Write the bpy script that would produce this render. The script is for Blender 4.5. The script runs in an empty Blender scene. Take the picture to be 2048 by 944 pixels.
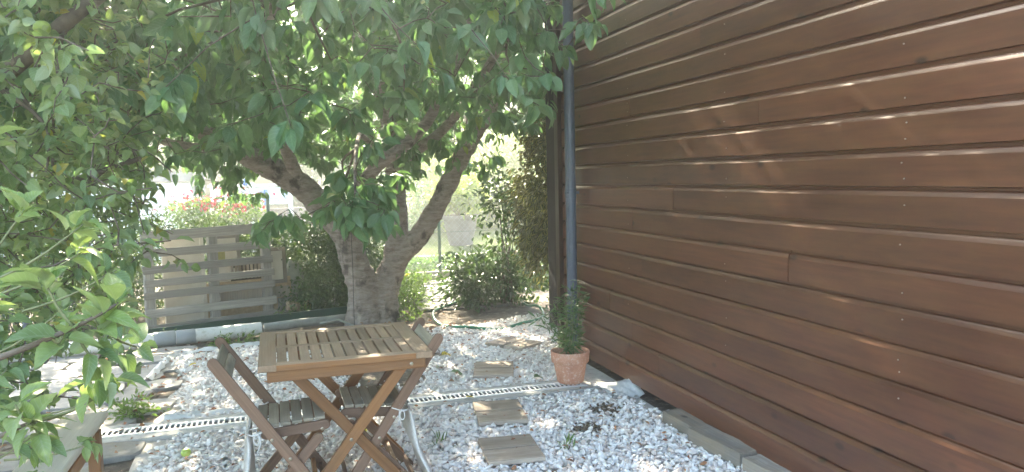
import bpy, math, random
import numpy as np
from mathutils import Vector, Matrix
random.seed(7); rng = np.random.default_rng(11)
R = math.radians
scene = bpy.context.scene
col = scene.collection

# ------------------------------------------------------------------ camera
CAM = np.array([0.0, 0.0, 1.5]); FPX = 1540.0
YAW, PITCH, ROLL = R(17.14), R(4.46), R(1.25)
fw = np.array([math.sin(YAW)*math.cos(PITCH), math.cos(YAW)*math.cos(PITCH), -math.sin(PITCH)])
r0 = np.array([math.cos(YAW), -math.sin(YAW), 0.0]); u0 = np.cross(r0, fw)
rt = math.cos(ROLL)*r0 - math.sin(ROLL)*u0; up = math.cos(ROLL)*u0 + math.sin(ROLL)*r0
cd = bpy.data.cameras.new('camera'); cam = bpy.data.objects.new('camera', cd); col.objects.link(cam)
cd.sensor_width = 36; cd.lens = 36*FPX/2048; cd.clip_end = 2000; cd.clip_start = 0.05
M4 = Matrix.Identity(4)
for i in range(3):
    M4[i][0] = rt[i]; M4[i][1] = up[i]; M4[i][2] = -fw[i]; M4[i][3] = CAM[i]
cam.matrix_world = M4
scene.camera = cam
def ray(x, y): return (x-1024)/FPX*rt - (y-472)/FPX*up + fw
def gz(x, y, z=0.0):
    v = ray(x, y); return CAM + v*(z-CAM[2])/v[2]
def gy(x, y, Y):
    v = ray(x, y); return CAM + v*Y/v[1]

# ------------------------------------------------------------------ light
SUN_EL, SUN_AZ = R(35), R(-4)          # azimuth measured from +Y (wall direction), negative = left
w = bpy.data.worlds.new('World'); scene.world = w; w.use_nodes = True
nt = w.node_tree; bg = nt.nodes['Background']
sky = nt.nodes.new('ShaderNodeTexSky'); sky.sky_type = 'NISHITA'; sky.sun_disc = False
sky.sun_elevation = SUN_EL; sky.sun_rotation = SUN_AZ; sky.dust_density = 2.0; sky.air_density = 1.0
nt.links.new(sky.outputs[0], bg.inputs[0]); bg.inputs[1].default_value = 0.15
sl = bpy.data.lights.new('sun', 'SUN'); so = bpy.data.objects.new('sun', sl); col.objects.link(so)
sl.energy = 3.0; sl.angle = R(0.6); sl.color = (1.0, 0.93, 0.80)
sdir = Vector((math.sin(SUN_AZ)*math.cos(SUN_EL), math.cos(SUN_AZ)*math.cos(SUN_EL), math.sin(SUN_EL)))
so.rotation_euler = sdir.to_track_quat('Z', 'Y').to_euler()
scene.view_settings.view_transform = 'Standard'; scene.view_settings.look = 'None'
scene.view_settings.exposure = 3.4; scene.view_settings.gamma = 1.0
scene.view_settings.use_curve_mapping = False
scene.view_settings.use_white_balance = True; scene.view_settings.white_balance_temperature = 7300; scene.view_settings.white_balance_tint = 6
scene.render.engine = 'CYCLES'
scene.cycles.max_bounces = 10; scene.cycles.transmission_bounces = 8; scene.cycles.diffuse_bounces = 5
scene.cycles.glossy_bounces = 3; scene.cycles.transparent_max_bounces = 8; scene.cycles.volume_bounces = 1
scene.cycles.use_denoising = True; scene.cycles.denoising_prefilter = 'ACCURATE'
scene.cycles.caustics_reflective = False; scene.cycles.caustics_refractive = False

# ------------------------------------------------------------------ materials
def base_mat(name):
    m = bpy.data.materials.new(name); m.use_nodes = True
    t = m.node_tree; return m, t, t.nodes['Principled BSDF'], t.nodes, t.links
def ramp(N, L, src, stops):
    r = N.new('ShaderNodeValToRGB'); e = r.color_ramp.elements
    while len(e) < len(stops): e.new(0.5)
    for k, (p, c) in enumerate(stops): e[k].position = p; e[k].color = (*c, 1)
    L.new(src, r.inputs[0]); return r.outputs[0]
def mixc(N, L, fac, a, b, mode='MIX'):
    m = N.new('ShaderNodeMix'); m.data_type = 'RGBA'; m.blend_type = mode
    if isinstance(fac, float): m.inputs[0].default_value = fac
    else: L.new(fac, m.inputs[0])
    for s, v in ((6, a), (7, b)):
        if isinstance(v, tuple): m.inputs[s].default_value = (*v, 1)
        else: L.new(v, m.inputs[s])
    return m.outputs[2]
def coords(N, L, kind='Object', scale=(1, 1, 1)):
    if kind == 'gr':
        c = N.new('ShaderNodeAttribute'); c.attribute_name = 'gr'; o = c.outputs['Vector']
    else:
        c = N.new('ShaderNodeTexCoord'); o = c.outputs[kind]
    m = N.new('ShaderNodeMapping'); m.inputs['Scale'].default_value = scale
    L.new(o, m.inputs[0]); return m.outputs[0]
def noise(N, L, vec, scale, detail=5, rough=0.6):
    n = N.new('ShaderNodeTexNoise'); n.inputs['Scale'].default_value = scale
    n.inputs['Detail'].default_value = detail; n.inputs['Roughness'].default_value = rough
    L.new(vec, n.inputs['Vector']); return n.outputs['Fac']
def bump(N, L, b, h, strength, dist):
    k = N.new('ShaderNodeBump'); k.inputs['Strength'].default_value = strength; k.inputs['Distance'].default_value = dist
    L.new(h, k.inputs['Height']); L.new(k.outputs[0], b.inputs['Normal'])
def rough_mat(name, c1, c2, scale=6, rgh=0.8, bmp=0.5, bd=0.01, metallic=0.0, stretch=(1, 1, 1), spec=0.4, c3=None):
    m, t, b, N, L = base_mat(name)
    v = coords(N, L, 'Object', stretch)
    n = noise(N, L, v, scale); n2 = noise(N, L, v, scale*7, 6, 0.7)
    c = ramp(N, L, n, [(0.32, c1), (0.68, c2)])
    if c3: c = mixc(N, L, ramp(N, L, n2, [(0.52, (0, 0, 0)), (0.66, (1, 1, 1))]), c, c3)
    L.new(c, b.inputs['Base Color']); b.inputs['Roughness'].default_value = rgh
    b.inputs['Metallic'].default_value = metallic; b.inputs['Specular IOR Level'].default_value = spec
    bump(N, L, b, n2, bmp, bd); return m
def wood_mat(name, dark, light, rgh=0.55, bmp=0.35, knots=False, spec=0.4, stain=None, fine=60.0, var=0.35):
    m, t, b, N, L = base_mat(name)
    v = coords(N, L, 'gr', (2.6, fine*1.6, fine*1.6)); g = noise(N, L, v, 1.0, 6, 0.6)
    v2 = coords(N, L, 'gr', (1.0, 7, 7)); g2 = noise(N, L, v2, 1.6, 4, 0.6)
    c = ramp(N, L, g, [(0.22, dark), (0.78, light)])
    c = mixc(N, L, ramp(N, L, g2, [(0.35, (0, 0, 0)), (0.75, (0.55, 0.55, 0.55))]), c, dark)
    a = N.new('ShaderNodeAttribute'); a.attribute_name = 'rnd'
    hs = N.new('ShaderNodeHueSaturation'); mr = N.new('ShaderNodeMapRange')
    mr.inputs['To Min'].default_value = 1-var; mr.inputs['To Max'].default_value = 1+var
    L.new(a.outputs['Fac'], mr.inputs['Value']); L.new(mr.outputs[0], hs.inputs['Value']); L.new(c, hs.inputs['Color'])
    c = hs.outputs[0]
    if stain:
        v3 = coords(N, L, 'gr', (1.5, 5, 5)); s = noise(N, L, v3, 2.2, 5, 0.65)
        c = mixc(N, L, ramp(N, L, s, [(0.42, (0, 0, 0)), (0.70, ((0.45,)*3 if knots else (0.85,)*3))]), c, stain)
    if knots:
        v4 = coords(N, L, 'gr', (4.5, 8, 8)); vo = N.new('ShaderNodeTexVoronoi'); vo.inputs['Scale'].default_value = 1.0
        L.new(v4, vo.inputs['Vector'])
        kf = ramp(N, L, vo.outputs['Distance'], [(0.08, (1, 1, 1)), (0.17, (0, 0, 0))])
        sep = N.new('ShaderNodeSeparateColor'); L.new(vo.outputs['Color'], sep.inputs[0])
        gate = ramp(N, L, sep.outputs[0], [(0.66, (0, 0, 0)), (0.68, (0.85, 0.85, 0.85))])
        c = mixc(N, L, mixc(N, L, 1.0, kf, gate, 'MULTIPLY'), c, tuple(x*0.3 for x in dark))
    L.new(c, b.inputs['Base Color'])
    if knots: b.inputs['Roughness'].default_value = rgh
    else:
        rr = ramp(N, L, g2, [(0.3, (rgh-0.1,)*3), (0.7, (min(rgh+0.15, 1),)*3)]); L.new(rr, b.inputs['Roughness'])
    b.inputs['Specular IOR Level'].default_value = spec
    bump(N, L, b, g, bmp, 0.003); return m
def leaf_mat(name, cols, under, trans, rgh=0.42, tcol=None, margin=None, spots=None, spec=0.5, rare=None, veins=False):
    m, t, b, N, L = base_mat(name)
    g = N.new('ShaderNodeNewGeometry')
    c = ramp(N, L, g.outputs['Random Per Island'], [(0.965*k/(len(cols)-1), cc) for k, cc in enumerate(cols)]+([(0.985, rare)] if rare else []))
    at = N.new('ShaderNodeAttribute'); at.attribute_name = 'rib'
    if margin: c = mixc(N, L, ramp(N, L, at.outputs['Fac'], [(0.35, (0, 0, 0)), (0.62, (1, 1, 1))]), margin, c)
    else: c = mixc(N, L, ramp(N, L, at.outputs['Fac'], [(0.0, (0.45,)*3), (0.14, (0, 0, 0))]), c, under)
    v = coords(N, L, 'Object', (1, 1, 1)); n = noise(N, L, v, 45, 3)
    if veins:
        al = N.new('ShaderNodeAttribute'); al.attribute_name = 'along'
        m1 = N.new('ShaderNodeMath'); m1.operation = 'MULTIPLY_ADD'; m1.inputs[1].default_value = -0.28; L.new(at.outputs['Fac'], m1.inputs[0]); L.new(al.outputs['Fac'], m1.inputs[2])
        m2 = N.new('ShaderNodeMath'); m2.operation = 'MULTIPLY'; m2.inputs[1].default_value = 55.0; L.new(m1.outputs[0], m2.inputs[0])
        m3 = N.new('ShaderNodeMath'); m3.operation = 'SINE'; L.new(m2.outputs[0], m3.inputs[0])
        c = mixc(N, L, ramp(N, L, m3.outputs[0], [(0.80, (0, 0, 0)), (1.0, (0.4,)*3)]), c, under)
    if spots: c = mixc(N, L, ramp(N, L, noise(N, L, v, 9, 4), [(0.66, (0, 0, 0)), (0.74, (0.8,)*3)]), c, spots)
    c = mixc(N, L, 0.25, c, ramp(N, L, n, [(0.3, (0.35,)*3), (0.7, (1.6,)*3)]), 'MULTIPLY')
    cu = mixc(N, L, 0.65, c, under)
    cf = mixc(N, L, g.outputs['Backfacing'], c, cu)
    L.new(cf, b.inputs['Base Color']); b.inputs['Roughness'].default_value = rgh; b.inputs['Specular IOR Level'].default_value = spec
    bump(N, L, b, n, 0.35, 0.004)
    tr = N.new('ShaderNodeBsdfTranslucent')
    L.new(mixc(N, L, 0.6, c, tcol or (0.25, 0.42, 0.05)), tr.inputs[0])
    mx = N.new('ShaderNodeMixShader'); mx.inputs[0].default_value = trans
    L.new(b.outputs[0], mx.inputs[1]); L.new(tr.outputs[0], mx.inputs[2])
    L.new(mx.outputs[0], N['Material Output'].inputs[0]); return m

M = {}
M['soil'] = rough_mat('soil', (0.10, 0.075, 0.055), (0.20, 0.165, 0.13), 3, 0.95, 0.9, 0.03, c3=(0.30, 0.26, 0.22))
M['bed'] = rough_mat('gravel_bed', (0.50, 0.47, 0.43), (0.66, 0.64, 0.61), 8, 0.95, 0.8, 0.02)
M['flag'] = None
M['concrete'] = rough_mat('concrete', (0.42, 0.41, 0.39), (0.60, 0.59, 0.56), 5, 0.85, 0.5, 0.006, c3=(0.36, 0.35, 0.33))
M['cladding'] = wood_mat('stained_cladding', (0.066, 0.022, 0.011), (0.165, 0.060, 0.029), 0.32, 0.05, True, 0.8, stain=(0.17, 0.075, 0.03), var=0.25, fine=26)
M['trim'] = wood_mat('stained_trim', (0.035, 0.015, 0.010), (0.075, 0.032, 0.018), 0.4, 0.2, False, 0.5)
M['dark'] = rough_mat('dark_board', (0.02, 0.016, 0.014), (0.04, 0.033, 0.028), 4, 0.9)
M['oak'] = wood_mat('oiled_wood', (0.21, 0.085, 0.028), (0.40, 0.19, 0.07), 0.45, 0.25, False, 0.45, stain=(0.22, 0.11, 0.05))
M['weathered'] = wood_mat('weathered_wood', (0.28, 0.17, 0.10), (0.50, 0.34, 0.215), 0.65, 0.5, False, 0.3, stain=(0.32, 0.235, 0.16))
M['chairwood'] = wood_mat('chair_wood', (0.15, 0.085, 0.053), (0.31, 0.19, 0.125), 0.6, 0.45, False, 0.3, stain=(0.19, 0.12, 0.085))
M['greenwood'] = wood_mat('green_weathered_slats', (0.27, 0.225, 0.165), (0.46, 0.40, 0.30), 0.7, 0.5, False, 0.25, stain=(0.21, 0.195, 0.15))
M['pallet'] = wood_mat('grey_pallet_wood', (0.17, 0.155, 0.14), (0.50, 0.47, 0.43), 0.85, 0.6, False, 0.2, stain=(0.30, 0.28, 0.255))
M['decktile'] = wood_mat('deck_tile_wood', (0.26, 0.21, 0.17), (0.48, 0.41, 0.34), 0.75, 0.5, False, 0.25, stain=(0.24, 0.19, 0.15), fine=90)
M['paleboard'] = wood_mat('pale_bench_wood', (0.68, 0.58, 0.45), (0.84, 0.76, 0.63), 0.65, 0.3, False, 0.3)
M['block'] = wood_mat('weathered_block', (0.20, 0.18, 0.16), (0.40, 0.37, 0.32), 0.85, 0.8, True, 0.2, stain=(0.34, 0.25, 0.15))
M['cream'] = rough_mat('cream_paint', (0.56, 0.52, 0.45), (0.70, 0.67, 0.60), 5, 0.6, 0.2, 0.003)
M['osb'] = rough_mat('chipboard', (0.36, 0.25, 0.15), (0.50, 0.38, 0.25), 25, 0.85, 0.5, 0.004)
M['terra'] = rough_mat('terracotta', (0.46, 0.205, 0.13), (0.60, 0.32, 0.22), 9, 0.85, 0.35, 0.003, c3=(0.64, 0.46, 0.37))
M['potsoil'] = rough_mat('potting_soil', (0.02, 0.015, 0.01), (0.07, 0.05, 0.035), 40, 1.0, 1.0, 0.02)
M['pvc'] = rough_mat('white_pvc', (0.66, 0.65, 0.63), (0.80, 0.80, 0.78), 3, 0.45, 0.15, 0.002, c3=(0.55, 0.53, 0.48))
M['pvcgrey'] = rough_mat('grey_pvc', (0.30, 0.32, 0.35), (0.42, 0.44, 0.46), 4, 0.5, 0.2, 0.002)
M['oldpipe'] = rough_mat('old_grey_pipe', (0.22, 0.23, 0.21), (0.36, 0.36, 0.33), 9, 0.8, 0.4, 0.004)
M['down'] = rough_mat('slate_blue_pipe', (0.07, 0.09, 0.125), (0.10, 0.125, 0.16), 5, 0.34, 0.05, 0.001, stretch=(1, 1, .25), c3=(0.13, 0.15, 0.18))
M['greenmetal'] = rough_mat('green_metal', (0.012, 0.055, 0.04), (0.03, 0.10, 0.07), 5, 0.45, 0.2, 0.002)
M['hose'] = rough_mat('green_hose', (0.015, 0.14, 0.075), (0.03, 0.20, 0.11), 4, 0.35, 0.1, 0.001)
M['zinc'] = rough_mat('galvanised_grate', (0.62, 0.64, 0.66), (0.78, 0.80, 0.82), 12, 0.42, 0.2, 0.001, metallic=0.25)
M['brass'] = rough_mat('bolt_metal', (0.35, 0.28, 0.2), (0.5, 0.42, 0.32), 20, 0.4, 0.1, 0.001, metallic=0.9)
M['nail'] = rough_mat('nail_metal', (0.28, 0.22, 0.18), (0.4, 0.33, 0.28), 20, 0.5, 0.1, 0.001)
M['cloth'] = rough_mat('off_white_cloth', (0.60, 0.58, 0.54), (0.74, 0.73, 0.70), 14, 0.9, 0.5, 0.004, c3=(0.52, 0.50, 0.46))
M['fabric'] = rough_mat('ground_fabric', (0.66, 0.66, 0.66), (0.80, 0.80, 0.80), 12, 0.85, 0.4, 0.004)
M['plastic'] = rough_mat('grey_sheet', (0.45, 0.46, 0.46), (0.60, 0.61, 0.61), 8, 0.7, 0.4, 0.004)
M['rock'] = rough_mat('ochre_rock', (0.34, 0.24, 0.15), (0.56, 0.44, 0.31), 10, 0.9, 0.9, 0.02)
M['apple'] = rough_mat('green_apple_skin', (0.28, 0.42, 0.07), (0.42, 0.54, 0.13), 12, 0.35, 0.05, 0.001)
M['white'] = rough_mat('white_render', (0.72, 0.72, 0.72), (0.82, 0.82, 0.82), 3, 0.8, 0.2, 0.005)
M['greytimber'] = rough_mat('grey_timber', (0.20, 0.19, 0.19), (0.30, 0.29, 0.28), 6, 0.85, 0.3, 0.005)
M['bluepanel'] = rough_mat('blue_grey_panel', (0.35, 0.44, 0.58), (0.45, 0.53, 0.66), 2, 0.6, 0.1, 0.002)
M['blue'] = rough_mat('blue_paint', (0.03, 0.16, 0.50), (0.05, 0.22, 0.6), 2, 0.5, 0.1, 0.002)
M['kerb'] = rough_mat('beige_kerb', (0.34, 0.27, 0.21), (0.46, 0.38, 0.30), 6, 0.9, 0.4, 0.01)
M['planter'] = rough_mat('stone_planter', (0.17, 0.145, 0.13), (0.24, 0.21, 0.19), 6, 0.85, 0.4, 0.006)
M['wire'] = rough_mat('fence_wire', (0.25, 0.27, 0.27), (0.38, 0.40, 0.40), 6, 0.5, 0.1, 0.001, metallic=0.4)
M['darkwire'] = rough_mat('dark_wire', (0.03, 0.03, 0.03), (0.06, 0.05, 0.045), 6, 0.7, 0.1, 0.001)
M['dryleaf'] = leaf_mat('dry_leaf', [(0.16, 0.05, 0.02), (0.30, 0.12, 0.05), (0.42, 0.24, 0.12)], (0.38, 0.22, 0.12), 0.15, 0.7, (0.4, 0.15, 0.05))
M['yellowleaf'] = leaf_mat('yellow_leaf', [(0.62, 0.50, 0.03), (0.70, 0.58, 0.06)], (0.6, 0.5, 0.15), 0.3, 0.5, (0.8, 0.6, 0.05))
M['wiltleaf'] = leaf_mat('wilted_leaf', [(0.10, 0.17, 0.08), (0.16, 0.24, 0.13)], (0.3, 0.36, 0.28), 0.2, 0.5)
M['cherryleaf'] = leaf_mat('cherry_leaf', [(0.08, 0.16, 0.075), (0.10, 0.20, 0.09), (0.13, 0.235, 0.105), (0.18, 0.29, 0.12), (0.115, 0.205, 0.10)], (0.24, 0.34, 0.21), 0.40, 0.36, (0.19, 0.38, 0.07), spec=0.6, rare=(0.36, 0.40, 0.05), veins=True)
M['appleleaf'] = leaf_mat('apple_leaf', [(0.10, 0.175, 0.065), (0.15, 0.23, 0.08), (0.20, 0.29, 0.10), (0.26, 0.35, 0.13), (0.11, 0.19, 0.08), (0.31, 0.35, 0.10)], (0.34, 0.40, 0.27), 0.42, 0.4, (0.34, 0.50, 0.09), spots=(0.24, 0.15, 0.05), spec=0.55, rare=(0.45, 0.34, 0.05), veins=True)
M['paleleaf'] = leaf_mat('young_apple_leaf', [(0.13, 0.22, 0.055), (0.19, 0.29, 0.08), (0.24, 0.33, 0.10)], (0.42, 0.48, 0.30), 0.42, 0.4, (0.45, 0.58, 0.12), spec=0.5, veins=True)
M['juniper'] = leaf_mat('fine_dark_leaf', [(0.022, 0.055, 0.022), (0.04, 0.085, 0.03), (0.075, 0.135, 0.04)], (0.08, 0.13, 0.06), 0.15, 0.5)
M['varieg'] = leaf_mat('variegated_leaf', [(0.025, 0.05, 0.02), (0.04, 0.07, 0.025)], (0.16, 0.15, 0.09), 0.14, 0.4, (0.35, 0.38, 0.08), margin=(0.34, 0.31, 0.10))
M['glossy'] = leaf_mat('glossy_dark_leaf', [(0.02, 0.05, 0.02), (0.03, 0.07, 0.027), (0.045, 0.10, 0.035)], (0.09, 0.14, 0.06), 0.18, 0.3, (0.2, 0.36, 0.05))  # own dark green deepened, backlit shade put into the colour
M['bright'] = leaf_mat('bright_leaf', [(0.09, 0.17, 0.03), (0.15, 0.24, 0.04), (0.28, 0.34, 0.09)], (0.35, 0.42, 0.16), 0.42, 0.5, (0.55, 0.65, 0.1))
M['blueleaf'] = leaf_mat('blue_green_leaf', [(0.07, 0.15, 0.07), (0.11, 0.21, 0.10), (0.16, 0.27, 0.13)], (0.2, 0.28, 0.18), 0.3, 0.5)
M['hedge'] = leaf_mat('hedge_leaf', [(0.04, 0.09, 0.025), (0.07, 0.15, 0.035), (0.12, 0.22, 0.05)], (0.14, 0.22, 0.08), 0.35, 0.5, (0.32, 0.48, 0.07))
M['willowy'] = leaf_mat('narrow_leaf', [(0.04, 0.095, 0.04), (0.06, 0.13, 0.05), (0.09, 0.17, 0.06)], (0.16, 0.24, 0.13), 0.25, 0.4)
M['petal'] = leaf_mat('red_petal', [(0.45, 0.01, 0.04), (0.6, 0.03, 0.08)], (0.5, 0.06, 0.1), 0.2, 0.6, (0.7, 0.05, 0.08))
M['yellowpetal'] = leaf_mat('yellow_petal', [(0.75, 0.6, 0.03), (0.8, 0.65, 0.05)], (0.7, 0.6, 0.1), 0.3, 0.6, (0.9, 0.7, 0.1))
M['twig'] = rough_mat('twig_bark', (0.10, 0.075, 0.055), (0.20, 0.16, 0.12), 20, 0.85, 0.5, 0.002)
M['greentwig'] = rough_mat('green_stem', (0.14, 0.16, 0.07), (0.24, 0.24, 0.12), 20, 0.7, 0.3, 0.001)
def bark_mat():
    m, t, b, N, L = base_mat('cherry_bark')
    v = coords(N, L, 'Object', (9, 9, 30)); n = noise(N, L, v, 1.0, 6, 0.75)
    v2 = coords(N, L, 'Object', (1, 1, 0.7)); n2 = noise(N, L, v2, 6.0, 5, 0.6)
    v3 = coords(N, L, 'Object', (14, 14, 5)); n3 = noise(N, L, v3, 1.0, 4, 0.6)
    c = ramp(N, L, n, [(0.28, (0.14, 0.11, 0.09)), (0.5, (0.33, 0.28, 0.245)), (0.78, (0.50, 0.44, 0.40))])
    c = mixc(N, L, ramp(N, L, n2, [(0.56, (0, 0, 0)), (0.66, (0.85,)*3)]), c, (0.055, 0.042, 0.036))
    c = mixc(N, L, ramp(N, L, n3, [(0.64, (0, 0, 0)), (0.72, (0.7,)*3)]), c, (0.24, 0.13, 0.09))
    L.new(c, b.inputs['Base Color']); b.inputs['Roughness'].default_value = 0.8; b.inputs['Specular IOR Level'].default_value = 0.3
    ad = N.new('ShaderNodeMath'); ad.operation = 'ADD'; L.new(n, ad.inputs[0]); L.new(n2, ad.inputs[1])
    bump(N, L, b, ad.outputs[0], 1.0, 0.03); return m
M['bark'] = bark_mat()
def stone_mat(name, stops):
    m, t, b, N, L = base_mat(name)
    g = N.new('ShaderNodeNewGeometry')
    c = ramp(N, L, g.outputs['Random Per Island'], stops)
    v = coords(N, L); n = noise(N, L, v, 60, 5, 0.7)
    c = mixc(N, L, 0.3, c, ramp(N, L, n, [(0.3, (0.55, 0.52, 0.5)), (0.65, (1.1, 1.1, 1.1))]), 'MULTIPLY')
    L.new(c, b.inputs['Base Color']); b.inputs['Roughness'].default_value = 0.62; b.inputs['Specular IOR Level'].default_value = 0.4
    bump(N, L, b, n, 0.5, 0.003); return m
M['pebble'] = stone_mat('white_pebble', [(0.0, (0.42, 0.38, 0.36)), (0.07, (0.60, 0.50, 0.44)), (0.22, (0.76, 0.70, 0.66)), (0.5, (0.83, 0.80, 0.77)), (1.0, (0.88, 0.86, 0.84))])
def flag_mat():
    m, t, b, N, L = base_mat('grey_flagstone')
    v = coords(N, L); g = N.new('ShaderNodeNewGeometry')
    c = ramp(N, L, g.outputs['Random Per Island'], [(0, (0.27, 0.265, 0.25)), (0.5, (0.36, 0.35, 0.335)), (1, (0.45, 0.43, 0.41))])
    n = noise(N, L, v, 14, 6, 0.7); n2 = noise(N, L, v, 4, 4)
    c = mixc(N, L, 0.5, c, ramp(N, L, n, [(0.3, (0.5,)*3), (0.7, (1.25,)*3)]), 'MULTIPLY')
    c = mixc(N, L, ramp(N, L, n2, [(0.52, (0, 0, 0)), (0.68, (0.5,)*3)]), c, (0.24, 0.21, 0.16))
    L.new(c, b.inputs['Base Color']); b.inputs['Roughness'].default_value = 0.85
    bump(N, L, b, n, 0.8, 0.012); return m
M['flag'] = flag_mat()
def lawn_mat():
    m, t, b, N, L = base_mat('mown_lawn')
    v = coords(N, L); n = noise(N, L, v, 0.9, 6, 0.65); n2 = noise(N, L, v, 40, 4, 0.7)
    c = ramp(N, L, n, [(0.3, (0.055, 0.095, 0.025)), (0.55, (0.10, 0.14, 0.04)), (0.75, (0.19, 0.18, 0.09))])
    c = mixc(N, L, 0.5, c, ramp(N, L, n2, [(0.3, (0.4,)*3), (0.7, (1.5,)*3)]), 'MULTIPLY')
    L.new(c, b.inputs['Base Color']); b.inputs['Roughness'].default_value = 0.95; b.inputs['Specular IOR Level'].default_value = 0.1
    bump(N, L, b, n2, 1.0, 0.05); return m
M['lawn'] = lawn_mat()

# ------------------------------------------------------------------ object helpers
ORG = {}
def tag(o, label=None, cat=None, group=None, kind=None):
    if label: o['label'] = label
    if cat: o['category'] = cat
    if group: o['group'] = group
    if kind: o['kind'] = kind
    return o
def thing(name, loc, label, cat, group=None):
    o = bpy.data.objects.new(name, None); col.objects.link(o); o.location = loc; o.empty_display_size = 0.1
    ORG[o.name] = np.array(loc, float); return tag(o, label, cat, group)
def copy_tree(o, parent=None):
    c = o.copy(); col.objects.link(c)
    if parent: c.parent = parent
    for ch in [x for x in bpy.data.objects if x.parent == o]: copy_tree(ch, c)
    return c
class MB:
    def __init__(s): s.V = []; s.F = []; s.G = []; s.Rn = []; s.n = 0
    def add(s, V, F, gr=None, rnd=None):
        V = np.asarray(V, float); s.V.append(V); s.F += [tuple(i+s.n for i in f) for f in F]
        s.G.append(np.asarray(gr, float) if gr is not None else V+rng.random(3)*9)
        s.Rn.append(np.full(len(V), random.random() if rnd is None else rnd)); s.n += len(V)
    def box(s, c, size, Rm=None, rnd=None):
        h = np.array(size, float)/2
        q = np.array([[x, y, z] for x in (-1, 1) for y in (-1, 1) for z in (-1, 1)], float)*h
        F = [(0, 1, 3, 2), (4, 6, 7, 5), (0, 4, 5, 1), (2, 3, 7, 6), (0, 2, 6, 4), (1, 5, 7, 3)]
        o = np.argsort(-h); gr = q[:, o] + rng.random(3)*20
        V = q if Rm is None else q @ np.array(Rm).T
        s.add(V+np.array(c, float), F, gr, rnd)
    def bar(s, p0, p1, wd, th, side=(0, 1, 0), r0=0, r1=0, rnd=None):
        p0 = np.array(p0, float); p1 = np.array(p1, float); a = p1-p0; Ln = np.linalg.norm(a); a /= Ln
        sd = np.array(side, float); sd -= a*(sd@a); sd /= np.linalg.norm(sd); u = np.cross(sd, a)
        o2 = []
        def arc(cx, sg, r):
            if r: return [(cx+sg*wd/2*math.cos(t), sg*wd/2*math.sin(t)) for t in np.linspace(-math.pi/2, math.pi/2, 8)]
            return [(cx, -sg*wd/2), (cx, sg*wd/2)]
        o2 += arc(Ln-(wd/2 if r1 else 0), 1, r1); o2 += arc((wd/2 if r0 else 0), -1, r0)
        n = len(o2); V = []; gr = []; off = rng.random(3)*20
        for k in (-1, 1):
            for (x, y) in o2: V.append(p0+a*x+u*y+sd*k*th/2); gr.append((x+off[0], y+off[1], k*th/2+off[2]))
        F = [tuple(range(n))[::-1], tuple(range(n, 2*n))]+[(i, (i+1) % n, (i+1) % n+n, i+n) for i in range(n)]
        s.add(V, F, gr, rnd)
    def tube(s, pts, rad, n=8, cap=True, wob=0.0):
        P = np.array(pts, float); k = len(P); rad = np.broadcast_to(np.asarray(rad, float), (k,))
        T = np.gradient(P, axis=0); T /= np.linalg.norm(T, axis=1)[:, None]+1e-9
        ref = np.array([0, 0, 1.0]) if abs(T[0][2]) < 0.9 else np.array([1.0, 0, 0])
        A = np.cross(T[0], ref); A /= np.linalg.norm(A); V = []; gr = []; Lc = 0
        for i in range(k):
            A = A-T[i]*(A@T[i]); A /= np.linalg.norm(A); B = np.cross(T[i], A)
            if i: Lc += np.linalg.norm(P[i]-P[i-1])
            for j in range(n):
                t = 2*math.pi*j/n; r = rad[i]*(1+wob*(random.random()-.5))
                V.append(P[i]+r*(math.cos(t)*A+math.sin(t)*B)); gr.append((Lc, math.cos(t)*rad[i], math.sin(t)*rad[i]))
        F = [(i*n+j, i*n+(j+1) % n, (i+1)*n+(j+1) % n, (i+1)*n+j) for i in range(k-1) for j in range(n)]
        if cap: F += [tuple(range(n))[::-1], tuple(range((k-1)*n, k*n))]
        s.add(V, F, gr)
    def lathe(s, c, prof, n=40):
        V = []; 
        for (r, z) in prof:
            for j in range(n): t = 2*math.pi*j/n; V.append((c[0]+r*math.cos(t), c[1]+r*math.sin(t), c[2]+z))
        k = len(prof); F = [(i*n+j, i*n+(j+1) % n, (i+1)*n+(j+1) % n, (i+1)*n+j) for i in range(k-1) for j in range(n)]
        F += [tuple(range((k-1)*n, k*n))]
        s.add(V, F)
    def build(s, name, m, parent=None, loc=None, bevel=0.0, smooth=False, seg=1):
        org = np.array(loc, float) if loc is not None else (ORG[parent.name] if parent else np.zeros(3))
        V = np.concatenate(s.V)-org
        me = bpy.data.meshes.new(name); me.from_pydata(V.tolist(), [], s.F); me.materials.append(m)
        a = me.attributes.new('gr', 'FLOAT_VECTOR', 'POINT'); a.data.foreach_set('vector', np.concatenate(s.G).ravel())
        a = me.attributes.new('rnd', 'FLOAT', 'POINT'); a.data.foreach_set('value', np.concatenate(s.Rn))
        if smooth: me.polygons.foreach_set('use_smooth', [True]*len(me.polygons))
        me.update(); o = bpy.data.objects.new(name, me); col.objects.link(o)
        if parent: o.parent = parent; o.location = org-ORG[parent.name]
        else: o.location = org
        ORG[o.name] = org
        if bevel: 
            b = o.modifiers.new('bevel', 'BEVEL'); b.width = bevel; b.segments = seg; b.limit_method = 'ANGLE'; b.angle_limit = R(40)
        return o
def norm(a): return a/(np.linalg.norm(a, axis=-1, keepdims=True)+1e-9)
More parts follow.
